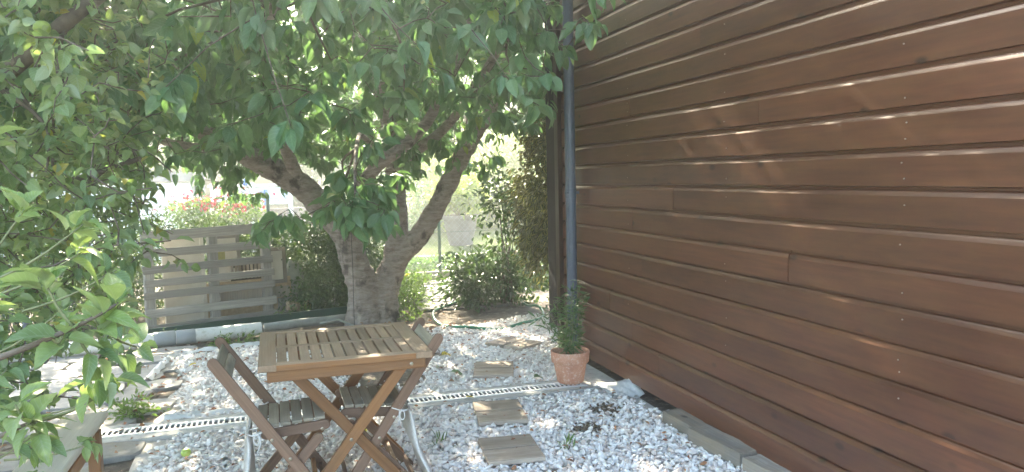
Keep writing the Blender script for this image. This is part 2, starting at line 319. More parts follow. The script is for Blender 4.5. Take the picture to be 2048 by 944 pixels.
def leaf_tpl(nseg=5, w=0.24, fold=0.10, droop=0.25, pet=0.2, curl=0.0, wave=0.0):
    V = []; rib = []; 
    if pet: V += [(0, -0.012, 0), (0, 0.012, 0)]; rib += [0, 0]
    b = len(V)
    for i in range(nseg+1):
        t = i/nseg; x = pet+(1-pet)*t; z = -droop*t*t
        ww = w*math.sin(math.pi*min(1, t**0.8*0.98+0.02))**0.8 if 0 < i < nseg else 0.012
        wz = wave*math.sin(i*2.3)
        V += [(x, -ww, z+fold*ww/w+wz-curl*t), (x, 0, z), (x, ww, z+fold*ww/w-wz)]; rib += [1, 0, 1]
    F = []
    if pet: F += [(0, 1, b+2, b)]
    for i in range(nseg):
        a = b+i*3; F += [(a, a+3, a+4, a+1), (a+1, a+4, a+5, a+2)]
    return np.array(V), np.array(F), np.array(rib, float)
TPL = {'big': [leaf_tpl(5, 0.21, 0.10, 0.22, 0.22), leaf_tpl(5, 0.23, 0.16, 0.38, 0.18, wave=0.012), leaf_tpl(5, 0.19, 0.06, 0.10, 0.25, wave=0.02)],
       'fore': [leaf_tpl(10, 0.22, 0.12, 0.62, 0.16, wave=0.01), leaf_tpl(10, 0.20, 0.17, 0.4, 0.16, wave=0.015), leaf_tpl(10, 0.25, 0.17, 0.2, 0.18, wave=0.02)],
       'apple': [leaf_tpl(5, 0.27, 0.14, 0.45, 0.2, wave=0.02), leaf_tpl(5, 0.25, 0.2, 0.2, 0.22), leaf_tpl(5, 0.30, 0.1, 0.3, 0.18, wave=0.03)],
       'mid': [leaf_tpl(3, 0.24, 0.12, 0.25, 0.12), leaf_tpl(3, 0.2, 0.16, 0.1, 0.12)],
       'small': [leaf_tpl(2, 0.26, 0.12, 0.2, 0.0), leaf_tpl(2, 0.2, 0.2, 0.05, 0.0)],
       'narrow': [leaf_tpl(3, 0.10, 0.05, 0.2, 0.05), leaf_tpl(3, 0.085, 0.05, -0.1, 0.05)]}
def leaves(name, m, P, D, S, tpl, parent=None, loc=None, spin=0.5, nrm=None, islands=True):
    P = np.asarray(P, float); D = norm(np.asarray(D, float)); n = len(P)
    org = np.array(loc, float) if loc is not None else (ORG[parent.name] if parent else np.zeros(3))
    upv = np.array([0, 0, 1.0]) if nrm is None else nrm
    side = np.cross(upv+rng.normal(0, spin, (n, 3)), D); side = norm(side); nz = np.cross(D, side)
    Vs = []; Fs = []; Rb = []; Al = []; off = 0; which = rng.integers(0, len(TPL[tpl]), n)
    for k, (tv, tf, tr) in enumerate(TPL[tpl]):
        ix = np.where(which == k)[0]
        if not len(ix): continue
        sc = np.asarray(S)[ix][:, None, None]; ws = rng.uniform(0.8, 1.2, (len(ix), 1, 1))
        v = P[ix][:, None, :]+sc*(tv[None, :, 0:1]*D[ix][:, None, :]+ws*tv[None, :, 1:2]*side[ix][:, None, :]+tv[None, :, 2:3]*nz[ix][:, None, :])
        Vs.append(v.reshape(-1, 3)); f = tf[None]+(np.arange(len(ix))*len(tv))[:, None, None]+off
        Fs.append(f.reshape(-1, 4)); off += len(ix)*len(tv); Rb.append(np.tile(tr, len(ix))); Al.append(np.tile(tv[:, 0], len(ix)))
    V = np.concatenate(Vs)-org; F = np.concatenate(Fs)
    me = bpy.data.meshes.new(name); me.vertices.add(len(V)); me.vertices.foreach_set('co', V.ravel())
    me.loops.add(F.size); me.loops.foreach_set('vertex_index', F.ravel()); me.polygons.add(len(F))
    me.polygons.foreach_set('loop_start', np.arange(len(F))*4); me.polygons.foreach_set('loop_total', np.full(len(F), 4))
    me.polygons.foreach_set('use_smooth', np.ones(len(F), bool)); me.materials.append(m)
    a = me.attributes.new('rib', 'FLOAT', 'POINT'); a.data.foreach_set('value', np.concatenate(Rb))
    a = me.attributes.new('along', 'FLOAT', 'POINT'); a.data.foreach_set('value', np.concatenate(Al))
    me.update(calc_edges=True); o = bpy.data.objects.new(name, me); col.objects.link(o)
    if parent: o.parent = parent; o.location = org-ORG[parent.name]
    else: o.location = org
    ORG[o.name] = org; return o

# ================================================================== GROUND
def sheet(name, poly, z, m, kind='structure', thick=0.0, jit=0.0, sub=1):
    pts = []
    for i in range(len(poly)):
        a = np.array(poly[i], float); b = np.array(poly[(i+1) % len(poly)], float)
        for k in range(sub): pts.append(a+(b-a)*k/sub+(rng.normal(0, jit, 2) if jit else 0))
    n = len(pts); mb = MB()
    if thick:
        V = [(p[0], p[1], z) for p in pts]+[(p[0], p[1], z-thick) for p in pts]
        mb.add(V, [tuple(range(n))]+[(i, i+n, (i+1) % n+n, (i+1) % n) for i in range(n)])
    else: mb.add([(p[0], p[1], z) for p in pts], [tuple(range(n))])
    o = mb.build(name, m); tag(o, kind=kind); return o
sheet('ground', [(-110, -25), (110, -25), (110, 150), (-110, 150)], -0.012, M['soil'])
sheet('lawn', [(-40, 13.3), (60, 13.3), (60, 120), (-40, 120)], 0.004, M['lawn'])
sheet('gravel_bed', [(-0.88, 2.2), (2.3, 2.2), (2.3, 7.65), (1.5, 7.45), (1.2, 7.2), (-0.1, 7.3), (-0.93, 7.18), (-0.72, 6.2), (-0.78, 5.3)], -0.003, M['bed'], jit=0.02, sub=5)
sheet('soil_patch', [(1.55, 7.6), (1.42, 6.6), (1.22, 6.0), (1.02, 5.38), (.60, 5.27), (.40, 5.6), (.25, 6.6), (.15, 7.4)], 0.003, M['soil'], jit=0.02, sub=5)
# grassy bank far left behind the fence
mb = MB(); nx, ny = 30, 16; V = []
for j in range(ny):
    for i in range(nx):
        x = -26+i*1.0; y = 24+j*1.2; z = 3.0/(1+math.exp(-(y-31)*0.6))*(1/(1+math.exp((x-1.5)*0.8)))+0.05*math.sin(i*2.1+j)
        V.append((x, y, z-0.1))
mb.add(V, [(j*nx+i, j*nx+i+1, (j+1)*nx+i+1, (j+1)*nx+i) for j in range(ny-1) for i in range(nx-1)])
tag(mb.build('grassy_bank', M['lawn'], smooth=True), kind='structure')

# flagstones: left path and the path behind the tree
def flags(name, boxes, gap=0.02):
    mb = MB()
    for (x0, x1, y0, y1, nx, ny) in boxes:
        for i in range(nx):
            for j in range(ny):
                cx = x0+(i+0.5+(0.25 if j % 2 else -0.2))*(x1-x0)/nx; cy = y0+(j+0.5)*(y1-y0)/ny
                sx = (x1-x0)/nx/2-gap/2; sy = (y1-y0)/ny/2-gap/2; k = 9; ph = random.random()
                ring = [(cx+sx*1.12*math.copysign(abs(math.cos(t))**0.5, math.cos(t))*random.uniform(.88, 1), cy+sy*1.1*math.copysign(abs(math.sin(t))**0.5, math.sin(t))*random.uniform(.88, 1)) for t in [2*math.pi*(q+ph)/k for q in range(k)]]
                z = random.uniform(0.008, 0.025); tl = rng.normal(0, 0.02, 2)
                zz = [z+(px-cx)*tl[0]+(py-cy)*tl[1] for px, py in ring]
                mb.add([(px, py, q) for (px, py), q in zip(ring, zz)]+[(px*1.0, py, -0.02) for px, py in ring], [tuple(range(k))]+[(q, q+k, (q+1) % k+k, (q+1) % k) for q in range(k)])
    return tag(mb.build(name, M['flag'], bevel=0.006, seg=2), kind='structure')
flags('stone_path', [(-2.4, -0.86, 3.0, 4.85, 4, 6), (-2.4, -0.8, 5.15, 7.5, 4, 8)])
M['flag'] = rough_mat('shaded_slate', (0.10, 0.10, 0.095), (0.18, 0.175, 0.165), 9, 0.9, 0.8, 0.01, c3=(0.22, 0.20, 0.17))  # darker paving copy, shade behind the tree put into its colour
flags('stone_paving', [(1.55, 2.7, 8.5, 11.0, 4, 11)])

# concrete strips on either side of the drain
for y0, y1, nm in ((4.835, 4.925, 'concrete_strip'), (5.075, 5.15, 'concrete_strip')):
    sheet(nm, [(-1.35, y0), (2.06, y0+0.02), (2.06, y1), (-1.35, y1)], 0.022, M['concrete'], thick=0.04, jit=0.004, sub=10)
sheet('concrete_slab', [(1.98, 4.72), (2.30, 4.60), (2.30, 5.9), (2.12, 5.9), (2.06, 5.2)], 0.012, M['concrete'], thick=0.03, jit=0.006, sub=4)
# rumpled edge of the ground fabric under the gravel
def ribbon(name, pts, wd, m, label, h=0.03):
    mb = MB(); P = []
    pts = np.array(pts, float)
    for i in range(len(pts)-1):
        for k in range(12): P.append(pts[i]+(pts[i+1]-pts[i])*k/12)
    P.append(pts[-1]); P = np.array(P)
    T = np.gradient(P, axis=0); Nn = norm(np.stack([-T[:, 1], T[:, 0]], 1)); V = []
    for i, (p, n_) in enumerate(zip(P, Nn)):
        wv = wd*(1+0.35*math.sin(i*1.7)+0.2*random.random())
        for k, hh in ((0, 0.002), (0.33, h*(0.7+0.5*math.sin(i*.9))), (0.66, h*(0.8+0.4*math.sin(i*1.3+1))), (1, 0.004)):
            V.append((*(p+n_*wv*(k-0.5)), max(hh, 0.004)+0.01))
    F = [(i*4+k, i*4+k+1, (i+1)*4+k+1, (i+1)*4+k) for i in range(len(P)-1) for k in range(3)]
    mb.add(V, F); o = mb.build(name, m, smooth=True, loc=(*P[len(P)//2], 0)); return tag(o, label, 'ground fabric')
ribbon('ground_fabric', [(-0.97, 6.3), (-0.93, 6.9), (-0.88, 7.2), (-0.3, 7.33), (0.1, 7.3)], 0.06, M['fabric'], 'rumpled white fabric edge round the far left corner of the gravel')
ribbon('ground_fabric', [(-0.72, 5.21), (-0.3, 5.22), (0.0, 5.2)], 0.05, M['fabric'], 'white fabric edge along the far side of the slotted drain')

# ------------------------------------------------------------------ gravel
def ico_stones(n, P, S, name, m, kind, seed=3, mn=None):
    import bmesh
    r2 = np.random.default_rng(seed); tp = []
    for k in range(10):
        bm = bmesh.new(); bmesh.ops.create_icosphere(bm, subdivisions=2 if False else 1 if False else 2, radius=1); 
        v = np.array([x.co[:] for x in bm.verts]); bm.verts.ensure_lookup_table()
        f = np.array([[q.index for q in x.verts] for x in bm.faces]); bm.free()
        for c in range(9):
            nn = norm(r2.normal(0, 1, 3)); dd = r2.uniform(0.5, 0.85); q = v@nn; v = v-np.outer(np.maximum(q-dd, 0), nn)
        v *= r2.uniform([0.85, 0.6, 0.42], [1.25, 0.95, 0.75]); tp.append((v, f))
    which = r2.integers(0, len(tp), n); Vs = []; Fs = []; off = 0
    for k, (tv, tf) in enumerate(tp):
        ix = np.where(which == k)[0]
        if not len(ix): continue
        q = norm(r2.normal(0, 1, (len(ix), 4))*np.array([1, .28, .28, 1])); w_, x, y, z = q.T
        Rm = np.stack([1-2*(y*y+z*z), 2*(x*y-z*w_), 2*(x*z+y*w_), 2*(x*y+z*w_), 1-2*(x*x+z*z), 2*(y*z-x*w_), 2*(x*z-y*w_), 2*(y*z+x*w_), 1-2*(x*x+y*y)], 1).reshape(-1, 3, 3)
        v = np.einsum('nij,vj->nvi', Rm, tv)*S[ix][:, None, None]+P[ix][:, None, :]
        Vs.append(v.reshape(-1, 3)); Fs.append((tf[None]+(np.arange(len(ix))*len(tv))[:, None, None]+off).reshape(-1, 3)); off += len(ix)*len(tv)
    V = np.concatenate(Vs); F = np.concatenate(Fs); me = bpy.data.meshes.new(name)
    me.vertices.add(len(V)); me.vertices.foreach_set('co', V.ravel()); me.loops.add(F.size); me.loops.foreach_set('vertex_index', F.ravel())
    me.polygons.add(len(F)); me.polygons.foreach_set('loop_start', np.arange(len(F))*3); me.polygons.foreach_set('loop_total', np.full(len(F), 3))
    me.polygons.foreach_set('use_smooth', np.zeros(len(F), bool)); me.materials.append(m); me.update(calc_edges=True)
    o = bpy.data.objects.new(name, me); col.objects.link(o); return tag(o, kind=kind)
GP = np.array([(-0.84, 2.3), (2.26, 2.3), (2.24, 4.1), (2.2, 4.4), (2.1, 4.72), (2.02, 4.85), (2.06, 5.15), (2.12, 5.9), (2.24, 6.1), (3.0, 7.7), (2.6, 7.75), (1.9, 7.4), (1.45, 7.45), (1.3, 6.6), (1.12, 6.0), (0.98, 5.45), (0.62, 5.35), (0.45, 5.7), (0.3, 6.6), (0.25, 7.2), (-0.2, 7.25), (-0.88, 7.12), (-0.66, 6.2), (-0.66, 5.5), (-0.62, 5.2), (-0.62, 4.8), (-0.70, 4.5), (-0.78, 3.6)])
def inpoly(x, y, Pg):
    r = np.zeros(len(x), bool); j = len(Pg)-1
    for i in range(len(Pg)):
        xi, yi = Pg[i]; xj, yj = Pg[j]
        c = ((yi > y) != (yj > y)) & (x < (xj-xi)*(y-yi)/(yj-yi+1e-12)+xi); r ^= c; j = i
    return r
TILES = [((1.16, 3.875), 0.30, 0.36, -0.10), ((1.29, 4.53), 0.30, 0.42, -0.16), ((1.55, 5.57), 0.29, 0.40, -0.30), ((1.96, 6.38), 0.30, 0.40, 0.62)]
def gravel_pts(sp, seed):
    r2 = np.random.default_rng(seed); gx_, gy_ = np.meshgrid(np.arange(-1.0, 3.05, sp), np.arange(2.3, 7.8, sp*0.95))
    x = gx_.ravel()+r2.normal(0, sp*.33, gx_.size); y = gy_.ravel()+r2.normal(0, sp*.33, gx_.size)
    k = inpoly(x+r2.normal(0, .035, len(x)), y+r2.normal(0, .035, len(x)), GP) & ~((y > 4.83) & (y < 5.155) & (x < 2.1))
    for (c, wd, ln, a) in TILES:
        dx = x-c[0]; dy = y-c[1]; u_ = dx*math.cos(a)+dy*math.sin(a); v_ = -dx*math.sin(a)+dy*math.cos(a)
        k &= ~((abs(u_) < wd/2-0.005) & (abs(v_) < ln/2-0.005))
    k &= ((x-1.97)**2+(y-5.05)**2 > 0.11**2)
    for (cx, cy, rr) in ((gz(1210, 822)[0], gz(1210, 822)[1], 0.11), (gz(1172, 860)[0], gz(1172, 860)[1], 0.085), (1.32, 6.3, .16)):
        dd = np.hypot((x-cx), (y-cy)); k &= ~((dd < rr) & (r2.random(len(x)) < 0.8))
    return x[k], y[k], r2
x1, y1, r2 = gravel_pts(0.0245, 5); n1 = len(x1); S1 = r2.uniform(0.010, 0.0215, n1)
P1 = np.stack([x1, y1, S1*0.35+r2.uniform(-0.002, 0.010, n1)], 1)
x2, y2, r2 = gravel_pts(0.052, 9); n2 = len(x2); S2 = r2.uniform(0.011, 0.025, n2)
P2 = np.stack([x2, y2, 0.016+r2.uniform(0, 0.010, n2)], 1)
ico_stones(n1+n2, np.concatenate([P1, P2]), np.concatenate([S1, S2]), 'gravel', M['pebble'], 'stuff')['label'] = 'white and pale grey marble pebbles covering the yard'
# dry leaf litter on the gravel
k = 480; lx = rng.uniform(-0.9, 2.3, k); ly = rng.uniform(2.8, 7.6, k)
sel = ~((ly > 4.84) & (ly < 5.15)); lx = lx[sel]; ly = ly[sel]
lx2 = np.concatenate([lx, rng.uniform(-1.6, -0.6, 160), rng.normal(1.2, .35, 110)]); ly2 = np.concatenate([ly, rng.uniform(4.0, 7.4, 160), rng.normal(7.5, .5, 110)])
k = len(lx2); a = rng.uniform(0, 6.28, k)
lo = leaves('leaf_litter', M['dryleaf'], np.stack([lx2, ly2, rng.uniform(0.03, 0.045, k)], 1), np.stack([np.cos(a), np.sin(a), rng.normal(0, .15, k)], 1), rng.uniform(0.02, 0.055, k), 'mid', spin=0.5)
tag(lo, 'small dry brown leaf scraps scattered over the gravel', kind='stuff')
# bare soil clods in the gravel hollows
q = 240; cc = [(gz(1210, 822)[:2], .10), (gz(1172, 860)[:2], .075)]
pp = np.concatenate([np.stack([rng.normal(c[0], r_*.6, q//2), rng.normal(c[1], r_*.6, q//2), rng.uniform(0.004, 0.022, q//2)], 1) for c, r_ in cc])
M['clod'] = rough_mat('soil_clod', (0.12, 0.09, 0.06), (0.24, 0.18, 0.12), 30, 1, 1, 0.01)
tag(ico_stones(len(pp), pp, rng.uniform(0.006, 0.016, len(pp)), 'soil_clods', M['clod'], 'stuff', 8), 'loose brown soil showing in two hollows of the gravel')

# ================================================================== DRAIN
dr = thing('drain_channel', (0.35, 5.0, 0), 'long slotted galvanised drain crossing the gravel to the terracotta pot', 'drain')
mb = MB(); mb.box((0.35, 5.0, -0.006), (3.4, 0.15, 0.012)); tr_ = mb.build('trough', M['dark'], dr)
mb = MB()
for s in (-1, 1): mb.box((0.35, 5.0+s*0.069, 0.013), (3.4, 0.010, 0.026))
mb.build('frame', M['zinc'], dr, bevel=0.002)
L1 = 0.5; x = -1.33
while x < 2.0:
    x1_ = min(x+L1, 2.04); mb = MB()
    mb.box(((x+x1_)/2, 5.051, 0.022), (x1_-x-0.004, 0.024, 0.006)); mb.box(((x+x1_)/2, 4.949, 0.022), (x1_-x-0.004, 0.024, 0.006))
    t = x+0.012
    while t < x1_-0.004: mb.box((t, 5.0, 0.0215), (0.013, 0.080, 0.005)); t += 0.031
    mb.build('grate', M['zinc'], dr, bevel=0.0012); x += L1

# ================================================================== STEPPING TILES
tl = thing('deck_tile', (*TILES[0][0], 0.0), 'nearest grey wooden stepping tile at the bottom of the gravel', 'stepping tile', 'wooden stepping tiles laid in the gravel')
for s in (-1, 1):
    mb = MB(); mb.box((TILES[0][0][0], TILES[0][0][1]+s*0.0935, 0.032+s*.001), (0.30, 0.176, 0.026)); mb.build('plank', M['decktile'], tl, bevel=0.003, seg=2)
tl.rotation_euler.z = TILES[0][3]
labs = ['grey wooden stepping tile just in front of the slotted drain', 'small grey wooden stepping tile just beyond the drain', 'warm brown stepping tile lying askew, farthest from the camera']
for (c, wd, ln, a_), lb in zip(TILES[1:], labs):
    t2 = copy_tree(tl); t2.location = (*c, 0); t2.rotation_euler.z = a_; t2['label'] = lb; t2.scale = (1, ln/0.36, 1)

# ================================================================== TIMBER BUILDING
WX = 2.28
bd = thing('timber_building', (3.9, 2.0, 0), 'dark brown timber building clad in wide horizontal boards', 'building')
prof = [(0.022, -0.003), (0.0, 0.0), (0.0, 0.111), (0.002, 0.116), (0.0065, 0.125), (0.0115, 0.1315), (0.020, 0.134), (0.020, 0.152), (0.024, 0.152)]   # (depth, height)
mb = MB(); pitch = 0.150; rows = 22
for r_ in range(rows):
    z0 = 0.079+r_*pitch; y = -2.6-random.random()
    cuts = []
    yy = 5.955
    first = random.uniform(0.8, 3.2)
    while yy > -2.5:
        ln = first if first else random.uniform(2.4, 4.2); first = None
        y0_ = max(yy-ln, -2.5); jx = random.uniform(-0.0016, 0.0016); jz = random.uniform(-0.0012, 0.0012); sl_ = random.uniform(-.0003, .0003)
        V = []; gr = []; off = rng.random(3)*40
        ns = 6
        for q in range(ns+1):
            yv = y0_+0.0012+(yy-y0_-0.0024)*q/ns; wob = 0.0005*math.sin(yv*2.1+r_*3)
            for (dpt, h) in prof: V.append((WX+dpt+jx+wob, yv, z0+h+jz+sl_*q)); gr.append((yv+off[0], h+off[1], dpt+off[2]))
        n = len(prof)
        F = [(q*n+i, (q+1)*n+i, (q+1)*n+i+1, q*n+i+1) for q in range(ns) for i in range(n-1)]+[tuple(range(n)), tuple(range(ns*n, ns*n+n))[::-1]]
        mb.add(V, F, gr); yy = y0_
cl = mb.build('cladding', M['cladding'], bd)
mb = MB(); mb.box((WX-0.006, 6.0, 1.70), (0.055, 0.085, 3.25)); mb.build('corner_board', M['trim'], bd, bevel=0.003)
mb = MB(); mb.box((4.2, 2.0, 1.72), (3.75, 8.9, 3.1)); mb.build('wall', M['dark'], bd)
mb = MB()
for k in range(rows):        # north end boards
    mb.box((4.2, 6.0, 0.14+k*pitch), (3.7, 0.03, 0.14))
mb.build('end_cladding', M['cladding'], bd)
mb = MB(); mb.box((4.2, 1.9, 3.46), (4.15, 9.3, 0.14)); mb.build('roof', M['dark'], bd, bevel=0.01)
mb = MB(); mb.tube([(WX-0.001, 0, 0), (WX-0.005, 0, 0)], 0.0034, 6)
n0 = None
for yv in (4.72, 3.55, 2.35, 1.5):
    for k in range(3, rows, 1):
        for dz in (0.035, 0.085):
            if random.random() < 0.5: continue
            zz = 0.079+k*pitch+dz+random.uniform(-.008, .008); y_ = yv+random.uniform(-.012, .012)
            if n0 is None: n0 = mb.build('nail', M['nail'], bd, loc=(0, 0, 0)); c = n0
            elif sum(1 for o in bpy.data.objects if o.name.startswith('nail')) < 90: c = n0.copy(); col.objects.link(c)
            else: continue
            c.location = (-3.9, -2.0+y_, zz)
dp = MB(); px_, py_ = 2.212, 5.60
dp.tube([(px_, py_, z) for z in (0.05, 1.0, 1.318, 1.319, 1.395, 1.396, 2.4, 3.36)], [.041, .041, .041, .0445, .0445, .041, .041, .041], 24)
pipe = dp.build('downpipe', M['down'], bd, smooth=True)
pipe.modifiers.new('e', 'EDGE_SPLIT').split_angle = R(40)
for z in (1.36, 2.95):
    mb = MB(); mb.tube([(px_, py_, z-0.011), (px_, py_, z+0.011)], 0.048, 24); mb.box((px_+0.05, py_, z), (0.05, 0.022, 0.02)); mb.tube([(px_-0.03, py_-0.047, z), (px_-0.055, py_-0.047, z)], 0.005, 8)
    mb.build('bracket', M['down'], pipe, bevel=0.001)
# timber blocks under the wall
def block(c, size, rz, label, tilt=0.0):
    mb = MB(); cr, sr = math.cos(rz), math.sin(rz); Rm = np.array([[cr, -sr, 0], [sr, cr, 0], [0, 0, 1]])@np.array([[1, 0, 0], [0, math.cos(tilt), -math.sin(tilt)], [0, math.sin(tilt), math.cos(tilt)]])
    mb.box(c, size, Rm); o = mb.build('timber_block', M['block'], loc=(c[0], c[1], c[2]-size[2]/2))
    sd = o.modifiers.new('sub', 'SUBSURF'); sd.subdivision_type = 'SIMPLE'; sd.levels = sd.render_levels = 5
    tx_ = bpy.data.textures.new('split', 'CLOUDS'); tx_.noise_scale = .11; dm_ = o.modifiers.new('disp', 'DISPLACE'); dm_.texture = tx_; dm_.strength = .016; dm_.mid_level = .5
    return tag(o, label, 'timber block', 'timber blocks lying under the cladding')
block((2.225, 3.86, 0.05), (0.12, 0.34, 0.07), 0.05, 'short grey timber block under the cladding, farthest of its row', 0.02)
block((2.215, 3.48, 0.055), (0.13, 0.42, 0.075), 0.12, 'honey coloured split timber block under the cladding, second of its row', 0.02)
block((2.245, 3.04, 0.045), (0.12, 0.40, 0.07), 0.06, 'grey cracked timber block nearest the camera under the cladding')
block((2.34, 3.3, 0.04), (0.10, 1.1, 0.06), 0.0, 'long dark timber lying behind the blocks in the gap under the cladding')
# crumpled plastic sheet sticking out below the wall
g = 12; mb = MB(); V = []
c0 = gz(1290, 805)[:2]; 
for i in range(g):
    for j in range(g):
        u_, v_ = i/(g-1), j/(g-1)
        V.append((2.12+0.20*u_-0.03*v_, 4.58+0.42*v_*(1-0.35*u_), 0.018+0.085*u_*(1-abs(2*v_-1)**1.5)+0.008*math.sin(i*1.9+j*1.3)))
mb.add(V, [(i*g+j, (i+1)*g+j, (i+1)*g+j+1, i*g+j+1) for i in range(g-1) for j in range(g-1)])
tag(mb.build('plastic_sheet', M['plastic'], smooth=True, loc=(2.2, 4.75, 0.01)), 'crumpled translucent grey sheet poking out under the lowest board', 'plastic sheet')

# ================================================================== POTTED PLANT
PX, PY = 1.975, 5.06
pt = thing('potted_plant', (PX, PY, 0.02), 'terracotta pot with a narrow leaved shrub beside the downpipe', 'potted plant')
mb = MB(); mb.lathe((PX, PY, 0.022), [(0.001, 0.0), (0.086, 0.0), (0.094, 0.01), (0.112, 0.11), (0.121, 0.150), (0.121, 0.152), (0.108, 0.150), (0.1, 0.12), (0.0, 0.12)][:7]+[(0.106, 0.13), (0.098, 0.06), (0.001, 0.06)], 48)
po = mb.build('pot', M['terra'], pt, smooth=True); po.modifiers.new('e', 'EDGE_SPLIT').split_angle = R(38)
mb = MB(); mb.lathe((PX, PY, 0.022), [(0.112, 0.148), (0.130, 0.148), (0.134, 0.153), (0.139, 0.222), (0.137, 0.229), (0.129, 0.229), (0.126, 0.223), (0.113, 0.148)], 48)
rm = mb.build('rim', M['terra'], po, smooth=True); rm.modifiers.new('e', 'EDGE_SPLIT').split_angle = R(50)
mb = MB(); V = [(PX, PY, 0.20)]; 
for r_ in (0.05, 0.09, 0.117):
    for j in range(24): t = 2*math.pi*j/24; V.append((PX+r_*math.cos(t), PY+r_*math.sin(t), 0.195+random.uniform(-.006, .006)))
F = [(0, 1+j, 1+(j+1) % 24) for j in range(24)]+[(1+q*24+j, 1+(q+1)*24+j, 1+(q+1)*24+(j+1) % 24, 1+q*24+(j+1) % 24) for q in range(2) for j in range(24)]
mb.add(V, F); mb.build('soil', M['potsoil'], pt)
stems = [(0.0, 0.0, .50, .04, .02), (.015, .01, .56, .07, -.01), (-.02, 0, .42, -.10, .0), (-.01, .02, .36, -.17, -.03), (.02, -.01, .47, .09, .03), (0.0, -.02, .40, .0, -.06), (-.015, .01, .30, -.20, .02), (.01, .0, .52, .02, .03), (.0, .0, .46, -.04, .0)]
LP, LD, LS = [], [], []
for k, (dx, dy, h, ex, ey) in enumerate(stems):
    P = [np.array((PX+dx+ex*t**1.5, PY+dy+ey*t, 0.195+h*t)) for t in np.linspace(0, 1, 9)]
    mb = MB(); mb.tube(P, np.linspace(.0045, .0015, 9), 5); mb.build('stem', M['greentwig'], pt)
    for t in rng.uniform(0.12, 1, 62):
        q = np.array((PX+dx+ex*t**1.5, PY+dy+ey*t, 0.195+h*t)); a = random.uniform(0, 6.28)
        of = rng.uniform(0, .05)*np.array((math.cos(a), math.sin(a), .1)); LP.append(q+of)
        LD.append((math.cos(a), math.sin(a), random.uniform(-.8, .7))); LS.append(random.uniform(.045, .08))
leaves('foliage', M['willowy'], LP, LD, LS, 'narrow', pt, spin=0.6)

# ================================================================== TABLE
TX0, TX1, TY0, TY1, TZ = -0.095, 0.655, 3.38, 4.15, 0.72
tb = thing('folding_table', ((TX0+TX1)/2, (TY0+TY1)/2, 0), 'square slatted folding wooden table on crossed legs', 'table')
mb = MB(); fr = 0.075
mb.box(((TX0+TX1)/2, TY0+.028, TZ-.014), (TX1-TX0-2*fr-.001, .056, .028), rnd=.7); mb.box(((TX0+TX1)/2, TY1-.028, TZ-.014), (TX1-TX0-2*fr-.001, .056, .028))
mb.box((TX0+fr/2, (TY0+TY1)/2, TZ-.0145), (fr, TY1-TY0, .029)); mb.box((TX1-fr/2, (TY0+TY1)/2, TZ-.0145), (fr, TY1-TY0, .029))
mb.box(((TX0+TX1)/2, (TY0+TY1)/2, TZ-.0135), (TX1-TX0-2*fr-.002, .04, .024))
mb.build('top_frame', M['weathered'], tb, bevel=0.003, seg=2)
mb = MB(); xs = np.linspace(TX0+fr, TX1-fr, 13)
for i in range(12):
    for (a_, b_) in ((TY0+.057, (TY0+TY1)/2-.021), ((TY0+TY1)/2+.021, TY1-.057)):
        mb.box(((xs[i]+xs[i+1])/2, (a_+b_)/2, TZ-.0125+random.uniform(-.0008, .0008)), (xs[i+1]-xs[i]-.0085, b_-a_, .018))
mb.build('slats', M['weathered'], tb, bevel=0.002, seg=2)
mb = MB(); mb.box(((TX0+TX1)/2, TY0-.0015, TZ-.0145), (TX1-TX0-.152, .003, .024)); mb.build('edge_strip', M['oak'], tb)
for yv in (TY0+.022, TY1-.022):
    mb = MB(); mb.bar((TX0+.035, yv, TZ-.054), (TX1-.03, yv, TZ-.050), .048, .022); mb.build('apron', M['oak'], tb, bevel=0.003, seg=2)
for yv, sg in ((TY0+.071, 0), (TY1-.060, 0)):
    mb = MB(); mb.bar((0.045, yv, 0.665), (0.61, yv, 0.0), .048, .022, r1=1); mb.build('leg', M['oak'], tb, bevel=0.002)
    mb = MB(); mb.bar((0.535, yv-.023, 0.668), (0.02, yv-.023, 0.0), .048, .022, r1=1); mb.build('leg', M['oak'], tb, bevel=0.002)
mb = MB(); mb.bar((0.50, TY0+.06, .14), (0.50, TY1-.06, .14), .04, .02, side=(1, 0, 0)); mb.build('stretcher', M['oak'], tb, bevel=0.002)
mb = MB(); mb.bar((0.13, TY0+.04, .13), (0.13, TY1-.04, .13), .04, .02, side=(1, 0, 0)); mb.build('stretcher', M['oak'], tb, bevel=0.002)
for (bx_, by_, bz_) in ((0.56, TY0+.009, .669), (0.285, TY0+.037, .345)):
    mb = MB(); mb.tube([(bx_, by_+.004, bz_), (bx_, by_-.003, bz_), (bx_, by_-.005, bz_)], [.008, .008, .004], 12); mb.build('bolt', M['brass'], tb, smooth=False)

